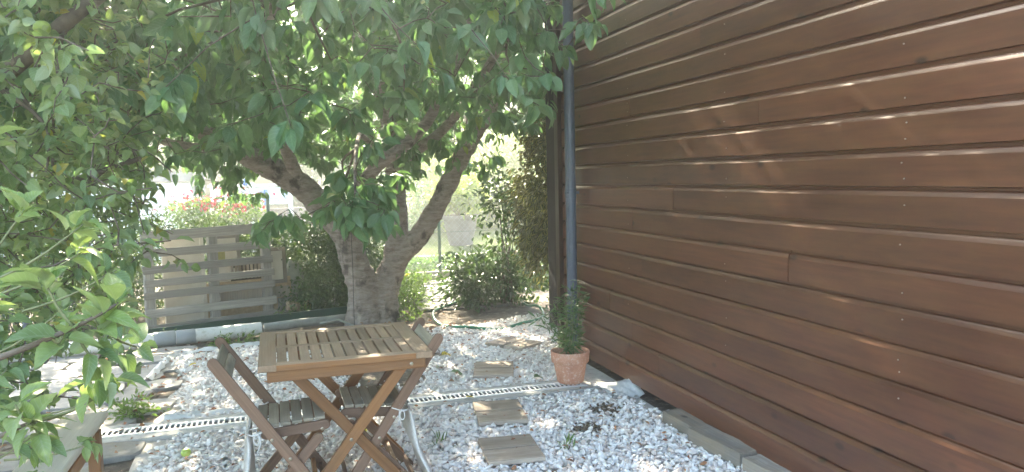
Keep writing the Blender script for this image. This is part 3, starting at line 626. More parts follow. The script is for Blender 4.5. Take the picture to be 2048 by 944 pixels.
# ================================================================== CHAIRS
def chair(x0, y0, y1, label, mir=1, w_seat=0.29):
    """x0: back edge of the seat; mir=+1 faces +X, -1 faces -X"""
    X = lambda v: x0+mir*v
    c = thing('folding_chair', (x0, (y0+y1)/2, 0), label, 'chair', 'folding chairs at the table')
    for yv in (y0, y1):
        mb = MB(); mb.bar((X(-.185), yv, .775), (X(.335), yv, 0.0), .046, .02, r0=1, r1=1); mb.build('side_rail', M['chairwood'], c, bevel=0.003, seg=2)
    for yv in (y0+.024, y1-.024):
        mb = MB(); mb.bar((X(.25), yv, .405), (X(-.10), yv, 0.0), .042, .02, r0=1, r1=1); mb.build('leg', M['chairwood'], c, bevel=0.002)
    mb = MB(); ax = np.array((mir*.52, 0, -.775)); ax /= np.linalg.norm(ax); pc = np.array((X(-.185), 0, .775))
    for (t0, t1) in ((.035, .082), (.088, .135)):
        p = pc+ax*(t0+t1)/2; mb.bar((p[0], y0+.011, p[2]), (p[0], y1-.011, p[2]), t1-t0, .012, side=(ax[2]*-1, 0, ax[0]))
    mb.build('backrest', M['greenwood'], c, bevel=0.002)
    for yv in (y0+.048, y1-.048):
        mb = MB(); mb.bar((X(.0), yv, .418), (X(w_seat), yv, .438), .042, .018, r0=1, r1=1); mb.build('seat_rail', M['chairwood'], c, bevel=0.003, seg=2)
    mb = MB(); n = 6
    for i in range(n):
        a_ = -.015+w_seat*1.0*i/n; b_ = -.015+w_seat*1.0*(i+1)/n-.006
        mb.box((X((a_+b_)/2), (y0+y1)/2, .446+(a_+b_)/2*.07), (b_-a_, y1-y0-.118, .014))
    mb.build('seat', M['greenwood'], c, bevel=0.002, seg=2)
    mb = MB(); mb.bar((X(-.06), y0+.03, .06), (X(-.06), y1-.03, .06), .03, .016, side=(1, 0, 0)); mb.build('stretcher', M['chairwood'], c, bevel=0.002)
    mb = MB(); mb.bar((X(.26), y0+.01, .11), (X(.26), y1-.01, .11), .03, .016, side=(1, 0, 0)); mb.build('stretcher', M['chairwood'], c, bevel=0.002)
    for (bx_, bz_) in ((X(.045), .41), (X(.115), .225+.095), (X(.255), .42)):
        yb = y0-.010 if bx_ != X(.255) else y0+.039
        mb = MB(); mb.tube([(bx_, yb+.002, bz_), (bx_, yb-.003, bz_), (bx_, yb-.005, bz_)], [.008, .008, .004], 12); mb.build('bolt', M['brass'], c)
    return c
chair(-0.095, 3.345, 3.80, 'left brown folding chair facing the table with its back to the apple tree', 1)
chair(0.530, 3.476, 3.92, 'right folding chair with blackish seat, tucked in facing left', -1, 0.28)
def cushion(x0, y0, y1, label, bend, mir):
    c = thing('chair_cushion', (x0, (y0+y1)/2, 0.1), label, 'cushion', 'cushions tied to the chairs')
    g = 14; rows_ = 12; mb = MB(); th = 0.034
    for s in (-1, 1):
        V = []
        for i in range(g):
            for j in range(rows_):
                u_, v_ = i/(g-1), j/(rows_-1); e = (1-abs(2*u_-1)**4)*(1-abs(2*v_-1)**4)
                V.append((x0+bend*u_**1.3+.006*math.sin(u_*9+v_*3)+s*th/2*(0.2+0.8*e), y0+(y1-y0)*v_, .43-.40*u_+.006*math.sin(v_*8)))
        if s == -1: Vm = V
        else: Vp = V
    n = g*rows_; Q = []
    for i in range(g-1):
        for j in range(rows_-1): a_ = i*rows_+j; Q += [(a_, a_+1, a_+rows_+1, a_+rows_), (n+a_, n+a_+rows_, n+a_+rows_+1, n+a_+1)]
    for i in range(g-1):
        for j in (0, rows_-1): a_ = i*rows_+j; Q.append((a_, a_+rows_, n+a_+rows_, n+a_))
    for j in range(rows_-1):
        for i in (0, g-1): a_ = i*rows_+j; Q.append((a_, a_+1, n+a_+1, n+a_))
    mb.add(Vm+Vp, Q); mb.build('pad', M['cloth'], c, smooth=True)
    for yv in (y0-.002, y1+.01):
        xx = x0+mir*.05; ys = yv-.02
        P = [(x0, yv+.02, .43), (x0+mir*.02, ys+.0, .435), (xx, ys, .44), (xx+mir*.035, ys, .455)]
        mb = MB(); mb.tube(P, .0035, 6, wob=.2)
        t = np.linspace(0, 2*math.pi, 12); mb.tube([(xx-mir*.012+.016*math.sin(q)*.7, ys-.004, .415+.022*math.cos(q)) for q in t], .0028, 5)
        mb.tube([(xx, ys-.004, .437), (xx+mir*.005, ys-.006, .40), (xx-mir*.012, ys-.004, .355)], .003, 5)
        mb.tube([(xx+mir*.02, yv+.03, .46), (xx+mir*.0, ys, .468), (x0+mir*.01, yv+.02, .45)], .003, 5)
        mb.build('tie', M['cloth'], c, smooth=True)
    return c
cushion(-0.150, 3.37, 3.78, 'off white cushion hanging behind the left folding chair', -.01, 1)
cushion(0.560, 3.49, 3.90, 'off white cushion hanging curved behind the right folding chair', .11, -1)

# ================================================================== BENCH bottom left
bn = thing('bench', (-0.87, 3.2, 0), 'narrow pale plank bench with brown legs beside the drain', 'bench')
mb = MB(); mb.bar((-0.885, 2.3, .436), (-0.872, 3.93, .436), .19, .03, side=(0, 0, 1), r1=0); mb.build('seat', M['paleboard'], bn, bevel=0.012, seg=3)
for yv in (2.55, 3.72):
    for xo in (-.95, -.80):
        mb = MB(); mb.bar((xo, yv, .42), (xo, yv, 0), .05, .055, side=(0, 1, 0)); mb.build('leg', M['oak'], bn, bevel=0.003)
    mb = MB(); mb.box((-.875, yv-.04, .385), (.17, .022, .07)); mb.build('cross_rail', M['oak'], bn, bevel=0.003)
mb = MB(); mb.box((-.795, 3.1, .385), (.02, 1.1, .05)); mb.build('side_rail', M['oak'], bn, bevel=.003)

# ================================================================== FALLEN FRUIT AND LEAVES
def apple(name, c, r, label=None, parent=None, group=None):
    mb = MB(); pr = []
    for t in np.linspace(0, math.pi, 14): pr.append((max(.001, r*math.sin(t)*(1+.06*math.cos(t))), -r*.9*math.cos(t)+(-.12*r*math.exp(-((t-math.pi)/.35)**2))))
    mb.lathe(c, pr, 20); o = mb.build(name, M['apple'], parent, loc=c, smooth=True)
    if label: tag(o, label, 'apple', group)
    return o
a0 = gz(372, 912, 0.03); apple('fallen_apple', (a0[0], a0[1], .05), .026, 'small green apple fallen on the pebbles left of the chair')
def one_leaf(px, s, m, d, label, z=.035, tpl='fore', cat='leaf', group='large leaves fallen on the gravel', n=1):
    p = gz(*px, z); o = leaves('fallen_leaf', m, [p], [d], [s], tpl, loc=p, spin=.15); return tag(o, label, cat, group)
one_leaf((880, 712), .13, M['yellowleaf'], (.9, .5, .12), 'bright yellow leaf fallen on the soil right of the table', .03)
one_leaf((928, 795), .09, M['yellowleaf'], (1, .25, .05), 'yellow leaf lying on the drain grate', .03)
one_leaf((872, 738), .13, M['wiltleaf'], (.8, .9, .2), 'curled grey green leaf on the soil below the yellow leaf, left one', .03)
one_leaf((895, 745), .14, M['wiltleaf'], (1, -.5, .2), 'curled grey green leaf lying nearest the small stepping tile', .035)
one_leaf((1065, 756), .10, M['wiltleaf'], (1, .3, .1), 'dark green leaf lying on pebbles left of the terracotta pot', .05)
one_leaf((738, 855), .09, M['yellowleaf'], (-.6, -.7, .1), 'pale yellow leaf on the pebbles under the table', .045)
one_leaf((395, 728), .07, M['yellowleaf'], (-.9, .3, .1), 'yellow leaf on the white fabric at the far left gravel corner', .045)

# ================================================================== HOSE
hp = [gz(*p, .02) for p in [(935, 602), (905, 609), (878, 617), (866, 630), (876, 645), (910, 655), (960, 658), (1010, 656), (1050, 648), (1084, 635), (1082, 624), (1062, 613), (1048, 607)]]
t = np.linspace(0, len(hp)-1, 90); hp = np.array(hp)
def catmull(P, t):
    out = []
    for q in t:
        i = min(int(q), len(P)-2); f = q-i; p0 = P[max(i-1, 0)]; p1 = P[i]; p2 = P[i+1]; p3 = P[min(i+2, len(P)-1)]
        out.append(.5*((2*p1)+(-p0+p2)*f+(2*p0-5*p1+4*p2-p3)*f*f+(-p0+3*p1-3*p2+p3)*f**3))
    return np.array(out)
hc = catmull(hp, t); hc[:, 2] = .026+.012*np.sin(np.arange(90)*.35)+.03*np.exp(-((np.arange(90)-75)/6.0)**2)
mb = MB(); mb.tube(hc, .0145, 10); tag(mb.build('garden_hose', M['hose'], loc=hc[0], smooth=True), 'green garden hose curving over soil and gravel behind the table', 'hose')

# ================================================================== PALLET AND LEANING JUNK
p0 = np.array((-1.25, 8.36)); p1 = np.array((-.03, 8.77)); uu = (p1-p0)/np.linalg.norm(p1-p0); nn = np.array((uu[1], -uu[0]))
def pf(s, dpt, z): q = p0+uu*s-nn*(dpt); return np.array((q[0], q[1], z))
U3 = np.array((uu[0], uu[1], 0)); N3 = np.array((nn[0], nn[1], 0))
pal = thing('pallet', (*pf(.64, 0, 0)[:2], 0), 'weathered grey wooden pallet standing on edge behind the white pipe', 'pallet')
for z, h, l0, l1, tz in ((.985, .105, -.02, 1.30, .03), (.81, .085, -.03, 1.28, .01), (.645, .075, -.02, 1.29, .015), (.505, .075, -.01, 1.30, .01), (.38, .075, -.02, 1.30, .01), (.20, .085, -.02, 1.31, 0), (.045, .085, -.02, 1.31, .01)):
    tz += random.uniform(-.006, .006); mb = MB(); mb.bar(pf(l0, z*.05, z-tz/2), pf(l1, z*.05, z+tz/2), h*random.uniform(.94, 1.04), .02, side=N3+np.array((0, 0, random.uniform(-.03, .03)))); mb.build('board', M['pallet'], pal, bevel=0.003)
for s in (.05, .68, 1.24):
    mb = MB(); mb.bar(pf(s-.012, .062, .0), pf(s, .112, 1.02), .09, .10, side=N3); mb.build('stringer', M['pallet'], pal, bevel=0.004)
def panel(name, s, d, z, wd, ht, th, m, label, cat, lean=.05, frame=None, mats=None):
    o = thing(name, (*pf(s, d, 0)[:2], z-ht/2), label, cat)
    mb = MB(); a_ = pf(s, d-lean/2, z-ht/2); b_ = pf(s, d+lean/2, z+ht/2); mb.bar(a_, b_, wd, th, side=N3); mb.build('board', m, o, bevel=.003)
    if frame:
        for (ds, ws, dz0, dz1) in ((-wd/2+.02, .04, -ht/2, ht/2), (wd/2-.02, .04, -ht/2, ht/2)):
            mb = MB(); mb.bar(pf(s+ds, d-lean/2-th/2-.006, z+dz0), pf(s+ds, d+lean/2-th/2-.006, z+dz1), ws, .012, side=N3); mb.build('frame', frame, o, bevel=.002)
        for q in (-1, 1):
            mb = MB(); zz = z+q*(ht/2-.02); dd = d+q*lean/2-th/2-.0065; mb.bar(pf(s-wd/2+.04, dd, zz), pf(s+wd/2-.04, dd, zz), .04, .011, side=N3); mb.build('frame', frame, o, bevel=.002)
    return o
panel('old_door', .42, .26, .50, .42, .94, .03, M['cream'], 'cream painted old door leaning behind the left half of the pallet', 'door', frame=M['cream'])
cw = panel('window_frame', .86, .30, .62, .32, .62, .03, M['cream'], 'old cream window frame with a yellowish pane behind the pallet', 'window', frame=M['pallet'])
mb = MB(); mb.box(pf(.80, .268, .74), (.10, .01, .16), np.stack([U3, -N3, [0, 0, 1]], 1)); mb.build('pane', rough_mat('yellow_glass', (.30, .28, .10), (.4, .38, .16), 5, .3, .1, .001), cw)
cr_ = thing('wooden_crate', (*pf(1.1, .34, 0)[:2], .42), 'dark slatted crate behind the right half of the pallet', 'crate')
for k in range(9): 
    mb = MB(); mb.bar(pf(.92+k*.042, .27, .42), pf(.92+k*.042, .27, .64), .026, .012, side=N3); mb.build('slat', M['block'], cr_)
for z in (.42, .64):
    mb = MB(); mb.bar(pf(.9, .262, z), pf(1.30, .262, z), .03, .012, side=N3); mb.build('rail', M['dark'], cr_)
mb = MB(); mb.box(pf(1.1, .38, .53), (.38, .2, .22), np.stack([U3, -N3, [0, 0, 1]], 1)); mb.build('body', M['dark'], cr_)
panel('drawer_front', 1.38, .20, .56, .22, .40, .03, M['cream'], 'cream drawer front standing just right of the pallet', 'drawer front', .03, frame=M['block'])
panel('chipboard_sheet', 1.08, .24, .22, .95, .40, .03, M['osb'], 'brown chipboard sheet low behind the pallet', 'board', .03)
panel('plank', 1.10, .19, .26, .84, .12, .025, M['block'], 'pale grey plank on edge sticking out right of the pallet', 'plank', .01)
panel('concrete_board', 1.75, .2, .10, .72, .17, .04, M['oldpipe'], 'grey green board behind the green metal edging', 'board', .01)
def rock(name, c, s, m, label, seed, cat='rock', group=None):
    import bmesh
    bm = bmesh.new(); bmesh.ops.create_icosphere(bm, subdivisions=4, radius=1); r3 = np.random.default_rng(seed)
    v = np.array([x.co[:] for x in bm.verts]); f = [[q.index for q in x.verts] for x in bm.faces]; bm.free()
    for c_ in range(26): nn_ = norm(r3.normal(0, 1, 3)); q = v@nn_; v = v-np.outer(np.maximum(q-r3.uniform(.5, .9), 0), nn_)
    v += .03*np.sin(v*7+seed)[:, [1, 2, 0]]
    mb = MB(); mb.add(v*np.array(s)+np.array(c), f); o = mb.build(name, m, loc=(c[0], c[1], c[2]-s[2]*.8)); return tag(o, label, cat, group)
rp = pf(1.48, -.02, 0); rock('rock', (rp[0], rp[1], .11), (.13, .10, .075), M['rock'], 'larger ochre rock on the ground right of the pallet', 3, group='ochre rocks')
rp = pf(1.66, .0, 0); rock('rock', (rp[0], rp[1], .10), (.075, .07, .06), M['rock'], 'smaller ochre rock beside the bigger one right of the pallet', 5, group='ochre rocks')
rp = pf(1.62, .40, 0); rock('boulder', (rp[0], rp[1], .33), (.17, .16, .34), M['oldpipe'], 'tall dark grey boulder between the drawer front and the shrub', 6)
# lying pipes and metal edging
pv = thing('drain_pipe', (-.9, 7.66, 0), 'white plastic drain pipe lying on the ground before the pallet', 'pipe')
A_ = np.array((-2.3, 7.42, .068)); B_ = np.array((-.17, 7.83, .068)); f_ = lambda t: A_+(B_-A_)*t
mb = MB(); mb.tube([f_(t) for t in np.linspace(0, 1, 12)], .064, 24); o = mb.build('tube', M['pvc'], pv, smooth=True); o.modifiers.new('e', 'EDGE_SPLIT').split_angle = R(50)
for t0, t1, r_ in ((.56, .645, .071), (.648, .725, .0675)):
    mb = MB(); mb.tube([f_(t0), f_(t0+.004), f_(t1-.004), f_(t1)], [r_-.004, r_, r_, r_-.004], 24); o = mb.build('coupling', M['pvcgrey'], pv, smooth=True); o.modifiers.new('e', 'EDGE_SPLIT').split_angle = R(50)
mb = MB(); mb.tube([(-.14, 7.96, .05), (.2, 8.05, .055), (.45, 8.12, .05), (.72, 8.18, .05)], .045, 12, wob=.12); tag(mb.build('old_pipe', M['oldpipe'], loc=(.3, 8.05, 0), smooth=True), 'dirty grey pipe lying between the white pipe and the trunk', 'pipe')
mb = MB(); mb.tube([(.40, 7.95, .05), (.58, 8.0, .07), (.72, 7.86, .02)], .012, 8); tag(mb.build('pipe_offcut', M['oldpipe'], loc=(.55, 7.98, 0), smooth=True), 'thin grey pipe offcut leaning at the foot of the trunk', 'pipe')
ge = thing('metal_edging', (-.1, 8.3, 0), 'dark green metal edging rail on the ground in front of the rocks', 'edging')
a_ = np.array((-1.3, 7.98, .06)); b_ = np.array((.74, 8.56, .06)); mb = MB(); mb.bar(a_, b_, .10, .006, side=(.28, -.96, 0)); mb.build('web', M['greenmetal'], ge)
for z in (.012, .108): mb = MB(); mb.bar(a_+(0, 0, z-.06), b_+(0, 0, z-.06), .035, .006, side=(0, 0, 1)); mb.build('flange', M['greenmetal'], ge)

# ================================================================== CHERRY TREE
ct = thing('cherry_tree', (.93, 8.1, 0), 'large forked cherry tree with drooping leaves spreading over the yard', 'tree')
def skel(pts, rad, n=14, k=40):
    P = catmull(np.array(pts, float), np.linspace(0, len(pts)-1, k)); r_ = np.interp(np.linspace(0, len(pts)-1, k), range(len(pts)), rad); return P, r_
trunk_paths = [([(.86, 8.1, -.12), (.87, 8.1, .1), (.86, 8.1, .36), (.78, 8.1, .62), (.70, 8.12, .93), (.50, 8.1, 1.18), (.26, 8.0, 1.46), (-.06, 7.85, 1.66), (-.40, 7.7, 1.85), (-.8, 7.5, 2.1), (-1.3, 7.2, 2.5), (-1.7, 6.8, 2.9)], [.26, .19, .17, .145, .14, .125, .125, .115, .085, .07, .055, .04]),
    ([(1.04, 8.12, -.12), (1.05, 8.12, .1), (1.09, 8.12, .36), (1.20, 8.12, .62), (1.23, 8.12, 1.0), (1.24, 8.14, 1.4), (1.25, 8.2, 1.8), (1.15, 8.3, 2.4), (.95, 8.2, 3.2), (.8, 8.0, 4.0)], [.24, .17, .15, .135, .115, .105, .10, .08, .06, .03]),
    ([(1.14, 8.08, .55), (1.30, 8.06, .74), (1.46, 8.05, .90), (1.64, 8.02, 1.18), (1.86, 8.0, 1.60), (2.04, 7.95, 1.92), (2.2, 7.8, 2.2), (2.3, 7.5, 2.7), (2.2, 7.2, 3.3)], [.12, .115, .105, .10, .092, .085, .065, .05, .03])]
mb = MB()
for p, r_ in trunk_paths:
    P, rr = skel(p, r_); mb.tube(P, rr, 18, wob=.07)
tk = mb.build('trunk', M['bark'], ct, smooth=True)
rmz = tk.modifiers.new('remesh', 'REMESH'); rmz.mode = 'VOXEL'; rmz.voxel_size = .012; rmz.use_smooth_shade = True
tx = bpy.data.textures.new('bark_clouds', 'CLOUDS'); tx.noise_scale = .09; dm = tk.modifiers.new('disp', 'DISPLACE'); dm.texture = tx; dm.strength = .045; dm.mid_level = .5
tx2 = bpy.data.textures.new('bark_fine', 'CLOUDS'); tx2.noise_scale = .03; dm2 = tk.modifiers.new('fine', 'DISPLACE'); dm2.texture = tx2; dm2.strength = .016; dm2.mid_level = .5
limbs = [([(.92, 8.0, 1.05), (.80, 7.6, 1.35), (.95, 7.4, 1.62), (1.20, 7.3, 1.80), (1.46, 7.3, 2.07), (1.56, 7.25, 2.33), (1.72, 7.2, 2.60), (1.8, 7.0, 3.0), (1.7, 6.6, 3.5)], [.09, .075, .065, .06, .052, .045, .04, .035, .02]),
    ([(1.22, 8.12, 1.62), (1.45, 7.9, 1.80), (1.62, 7.6, 1.95), (1.75, 7.0, 2.2), (1.8, 6.2, 2.5), (1.7, 5.2, 2.6), (1.5, 4.4, 2.55)], [.07, .06, .05, .04, .035, .03, .015]),
    ([(.26, 8.0, 1.46), (.1, 7.5, 1.9), (.0, 6.8, 2.3), (.0, 5.8, 2.55), (.1, 4.8, 2.6), (.3, 4.0, 2.5)], [.07, .06, .05, .04, .03, .015]),
    ([(-.40, 7.7, 1.85), (-.7, 7.65, 1.83), (-1.1, 7.6, 1.95), (-1.7, 7.6, 2.2), (-2.4, 7.4, 2.5)], [.05, .04, .035, .025, .015]),
    ([(1.25, 8.2, 1.8), (1.0, 7.4, 2.5), (.9, 6.4, 3.0), (.9, 5.2, 3.2), (1.0, 4.2, 3.1)], [.07, .06, .05, .035, .015]),
    ([(.9, 6.4, 3.0), (.8, 4.6, 3.3), (.7, 2.8, 3.4), (.6, 1.2, 3.2)], [.05, .04, .03, .012]),  # this and the next two carry the added overhead shade crown
    ([(.8, 4.6, 3.3), (1.3, 3.4, 3.5), (1.8, 2.4, 3.4)], [.035, .025, .01]),
    ([(.8, 4.6, 3.3), (-.2, 3.4, 3.5), (-1.2, 2.4, 3.4)], [.035, .025, .01]),
    ([(1.6, 7.25, 2.35), (1.4, 7.0, 2.36), (1.2, 6.7, 2.38)], [.03, .025, .015]),
    ([(1.05, 7.35, 1.7), (.75, 6.6, 1.85), (.6, 5.6, 1.8), (.5, 4.9, 1.62), (.46, 4.6, 1.42)], [.03, .022, .016, .012, .006]),
    ([(1.0, 8.2, 2.8), (.3, 8.2, 3.6), (-.6, 8.0, 4.2), (-1.3, 7.6, 4.4)], [.06, .05, .03, .015]),
    ([(1.0, 8.2, 2.9), (1.4, 8.9, 3.6), (1.8, 9.8, 4.2)], [.06, .04, .015]),
    ([(.0, 7.8, 1.7), (-.1, 8.8, 2.1), (-.3, 10, 2.6)], [.06, .04, .015]),
    ([(1.9, 8.0, 1.65), (2.2, 8.9, 2.1), (2.4, 9.8, 2.5)], [.05, .035, .015])]
nodes = []
for p, r_ in limbs:
    P, rr = skel(p, r_, k=24); mb = MB(); mb.tube(P, rr, 9, wob=.06); mb.build('limb', M['bark'], ct, smooth=True); nodes += [q for q in P[4:]]
for p, r_ in trunk_paths: nodes += [q for q in skel(p, r_)[0][22:]]
nodes = np.array(nodes)
def crown_pts(n, inside, lo, hi, clump=6, cs=.28):
    out = []
    while len(out) < n:
        c = rng.uniform(lo, hi)
        if not inside(c): continue
        for _ in range(clump):
            p = c+rng.normal(0, cs, 3)
            if inside(p): out.append(p)
    return np.array(out[:n])
def grow(parent, nodes, targets, nsub, r_sub, leafspec, twigm, tmb_sides=4, per=(6, 10), outdir=.35, downz=.75, scatter=.07):
    """targets: cluster positions; sub-branches first, then twigs, then leaves"""
    idx = rng.choice(len(targets), nsub, replace=False); subn = []; mb = MB()
    for i in idx:
        t_ = targets[i]; d = np.linalg.norm(nodes-t_, axis=1); b = nodes[d.argmin()]
        if d.min() > 2.2: continue
        m_ = (b+t_)/2+rng.normal(0, .08, 3)+(0, 0, .06*d.min()); P = catmull(np.array([b, m_, t_]), np.linspace(0, 2, 7))
        mb.tube(P, np.linspace(r_sub, r_sub*.3, 7), 5); subn += list(P[2:])
    alln = np.concatenate([nodes, np.array(subn)])
    LP, LD, LS = [], [], []
    dd = np.array([np.linalg.norm(alln-t_, axis=1).min() for t_ in targets]); N0 = len(alln)
    buf = np.full((N0+len(targets), 3), 1e6); buf[:N0] = alln; cnt = N0
    for t_ in targets[np.argsort(dd)]:
        d = np.linalg.norm(buf[:cnt]-t_, axis=1); b = buf[d.argmin()]; dist = d.min(); buf[cnt] = t_; cnt += 1
        if dist > .9: b = t_+norm(b-t_)*.35
        if dist > .03: mb.tube([b, (b+t_)/2+rng.normal(0, .15, 3)*min(dist, .3)*.5, t_], [r_sub*.32, r_sub*.25, r_sub*.2], tmb_sides, cap=False)
        if dist < 1e-6: b = t_+np.array((0, 0, -.1))
        o_ = norm(t_-b); k = rng.integers(*per)
        for q in range(k):
            a_ = 2*math.pi*q/k+random.random(); rad = np.array((math.cos(a_), math.sin(a_), 0))
            p = t_-o_*random.random()*scatter+rng.normal(0, .008, 3)
            LP.append(p); LD.append(rad*.62+o_*outdir+np.array((0, 0, -downz*random.uniform(.2, 1.35)))+rng.normal(0, .16, 3)); LS.append(random.uniform(*leafspec[1]))
    mb.build('twigs', twigm, parent, smooth=True)
    return np.array(LP), np.array(LD), np.array(LS)
def cherry_in(p):
    x, y, z = p
    r2_ = ((x-.55)/3.5)**2+((y-7.3)/4.1)**2
    if r2_ > 1: return False
    if y < 6.25 and x > min(2.12, (.47 if z > 2.25 else .40)*y): return False
    if x > 2.9: return False
    top = 2.7+2.4*math.sqrt(1-r2_); bot = 1.74+.10*math.sin(x*2.7)*math.sin(y*1.9)
    if y < 6.6: bot = 1.70+.08*math.sin(x*5+y*3)+.07*(y-3.3)
    if y < 6.6 and .16 < x/y < .29: bot += .10+.03*(y-3.3)
    if 1.25 < x < 2.9 and 6.6 < y: bot = 1.80+.1*math.sin(x*5)
    if x < .2 and y > 6.6: bot = 1.68+.10*math.sin(x*4)
    if y > 8.2: bot = 1.66+.06*math.sin(x*5)
    return bot < z < top
tg = crown_pts(4300, cherry_in, (-3, 3.2, 1.4), (3, 11.2, 6.2), 7, .26)
# skirts that hang lower: in front of the trunk, and low on the left
def lobe(n, c, s): return np.array(c)+np.clip(rng.normal(0, 1, (n, 3)), -1.6, 1.6)*np.array(s)
def shade_crown_in(p):  # unseen overhead leaves added to keep sun off the wall
    x, y, z = p; d_ = math.hypot(x, y)
    return x < 2.12 and z > max(2.6, 1.62+.31*d_) and ((x-.4)/3.0)**2+((y-3.6)/3.4)**2+((z-3.2)/1.7)**2 < 1
tg = np.concatenate([tg, crown_pts(420, shade_crown_in, (-2.4, .4, 2.4), (2.2, 6.6, 4.9), 7, .28)])
sk = np.concatenate([lobe(17, (.45, 4.7, 1.36), (.13, .12, .075)), lobe(14, (.62, 5.2, 1.40), (.17, .2, .10)), lobe(6, (-.06, 5.6, 1.20), (.16, .2, .05)), lobe(5, (.80, 6.3, 1.18), (.07, .12, .08)),
    lobe(26, (-.35, 9.6, 1.55), (.30, .25, .16)), lobe(30, (.9, 8.6, 1.85), (.35, .25, .2)), lobe(22, (1.45, 7.4, 1.72), (.35, .3, .10))])
tg = np.concatenate([tg, sk])
LP, LD, LS = grow(ct, nodes, tg, 190, .012, ('big', (.11, .18)), M['twig'])
leaves('foliage', M['cherryleaf'], LP, LD, LS, 'big', ct, spin=.45)
mb = MB(); cb = gy(712, 645, 7.85); mb.tube([(.73, 7.88, 0), (.735, 7.86, .6), (.73, 7.84, 1.0), (.74, 7.9, 1.9)], .0035, 5)
tag(mb.build('cable', M['darkwire'], loc=(.73, 7.88, 0)), 'thin dark cable running straight up the front of the tree trunk', 'cable')
mb = MB(); mb.tube([(1.33, 9.0, 0), (1.34, 9.0, .8), (1.33, 9.02, 1.75)], .010, 6)
tag(mb.build('metal_rod', M['darkwire'], loc=(1.33, 9.0, 0)), 'thin dark metal rod standing upright behind the forked trunk', 'rod')

# ================================================================== APPLE TREE
at_ = thing('apple_tree', (-1.95, 3.9, 0), 'apple tree with curled leaves and green apples filling the left side', 'tree')
apaths = [([(-1.95, 3.9, -.05), (-1.93, 3.9, .5), (-1.85, 3.95, 1.1), (-1.7, 4.0, 1.7), (-1.6, 4.1, 2.5), (-1.5, 4.2, 3.4)], [.11, .09, .08, .06, .045, .02])]
mb = MB(); P, rr = skel(*apaths[0], k=30); mb.tube(P, rr, 14, wob=.08); mb.build('trunk', M['bark'], at_, smooth=True); an = list(P[12:])
alimbs = [([(-1.88, 3.92, .95), (-1.5, 3.2, 1.05), (-1.1, 2.2, 1.08), (-.75, 1.6, 1.12), (-.52, 1.5, 1.19), (-.36, 1.5, 1.245), (-.27, 1.5, 1.29)], [.045, .035, .022, .012, .0065, .0045, .003]),
    ([(-1.85, 3.95, 1.1), (-1.4, 4.0, 1.4), (-1.0, 4.2, 1.5), (-.6, 4.4, 1.65)], [.05, .035, .02, .01]),
    ([(-1.75, 3.98, 1.5), (-1.3, 3.7, 1.75), (-1.03, 3.6, 1.93), (-.74, 3.6, 2.2), (-.4, 3.7, 2.5)], [.05, .04, .035, .03, .012]),
    ([(-1.7, 4.0, 1.7), (-1.3, 4.8, 2.0), (-.9, 5.4, 2.3), (-.6, 5.9, 2.6)], [.045, .035, .02, .01]),
    ([(-1.88, 3.92, .95), (-1.3, 3.0, .95), (-.95, 2.2, .95), (-.62, 1.7, 1.0), (-.45, 1.62, 1.06)], [.04, .025, .012, .007, .003]),
    ([(-1.6, 4.1, 2.5), (-1.0, 3.4, 2.8), (-.8, 2.6, 2.9)], [.03, .02, .01]),
    ([(-1.85, 3.95, 1.1), (-1.6, 5.0, 1.2), (-1.3, 5.8, 1.2)], [.035, .02, .01]),
    ([(-1.5, 3.2, 1.05), (-1.2, 2.9, 1.0), (-1.05, 2.75, .95), (-.9, 2.7, .93)], [.02, .012, .006, .003])]
for p, r_ in alimbs:
    P, rr = skel(p, r_, k=22); mb = MB(); mb.tube(P, rr, 8, wob=.06); mb.build('limb', M['twig'], at_, smooth=True); an += list(P[3:])
def apple_in(p):
    x, y, z = p
    if y < (2.5 if z > 1.25 else 1.9) or x > -.125*y+.06*math.sin(z*5+y*3): return False
    if z < .74+.10*math.sin(y*3)-.2*(x < -.33*y): return False
    if z < 1.2 and x > -.16*y: return False
    return ((x+1.7)/1.9)**2+((y-4.2)/2.3)**2+((z-2.1)/2.3)**2 < 1
ta = crown_pts(4200, apple_in, (-2.8, 1.9, .4), (-.2, 6.6, 4.2), 6, .2)
ta = np.concatenate([ta, lobe(90, (-1.02, 2.8, .86), (.16, .4, .13)), lobe(70, (-1.25, 4.2, 1.3), (.3, .5, .2)), lobe(50, (-.8, 3.6, 1.6), (.25, .3, .3))])
LP, LD, LS = grow(at_, np.array(an), ta, 110, .011, ('apple', (.045, .078)), M['twig'], per=(6, 10), outdir=.6, downz=.25, scatter=.16)
leaves('foliage', M['appleleaf'], LP, LD, LS, 'apple', at_, spin=.6)
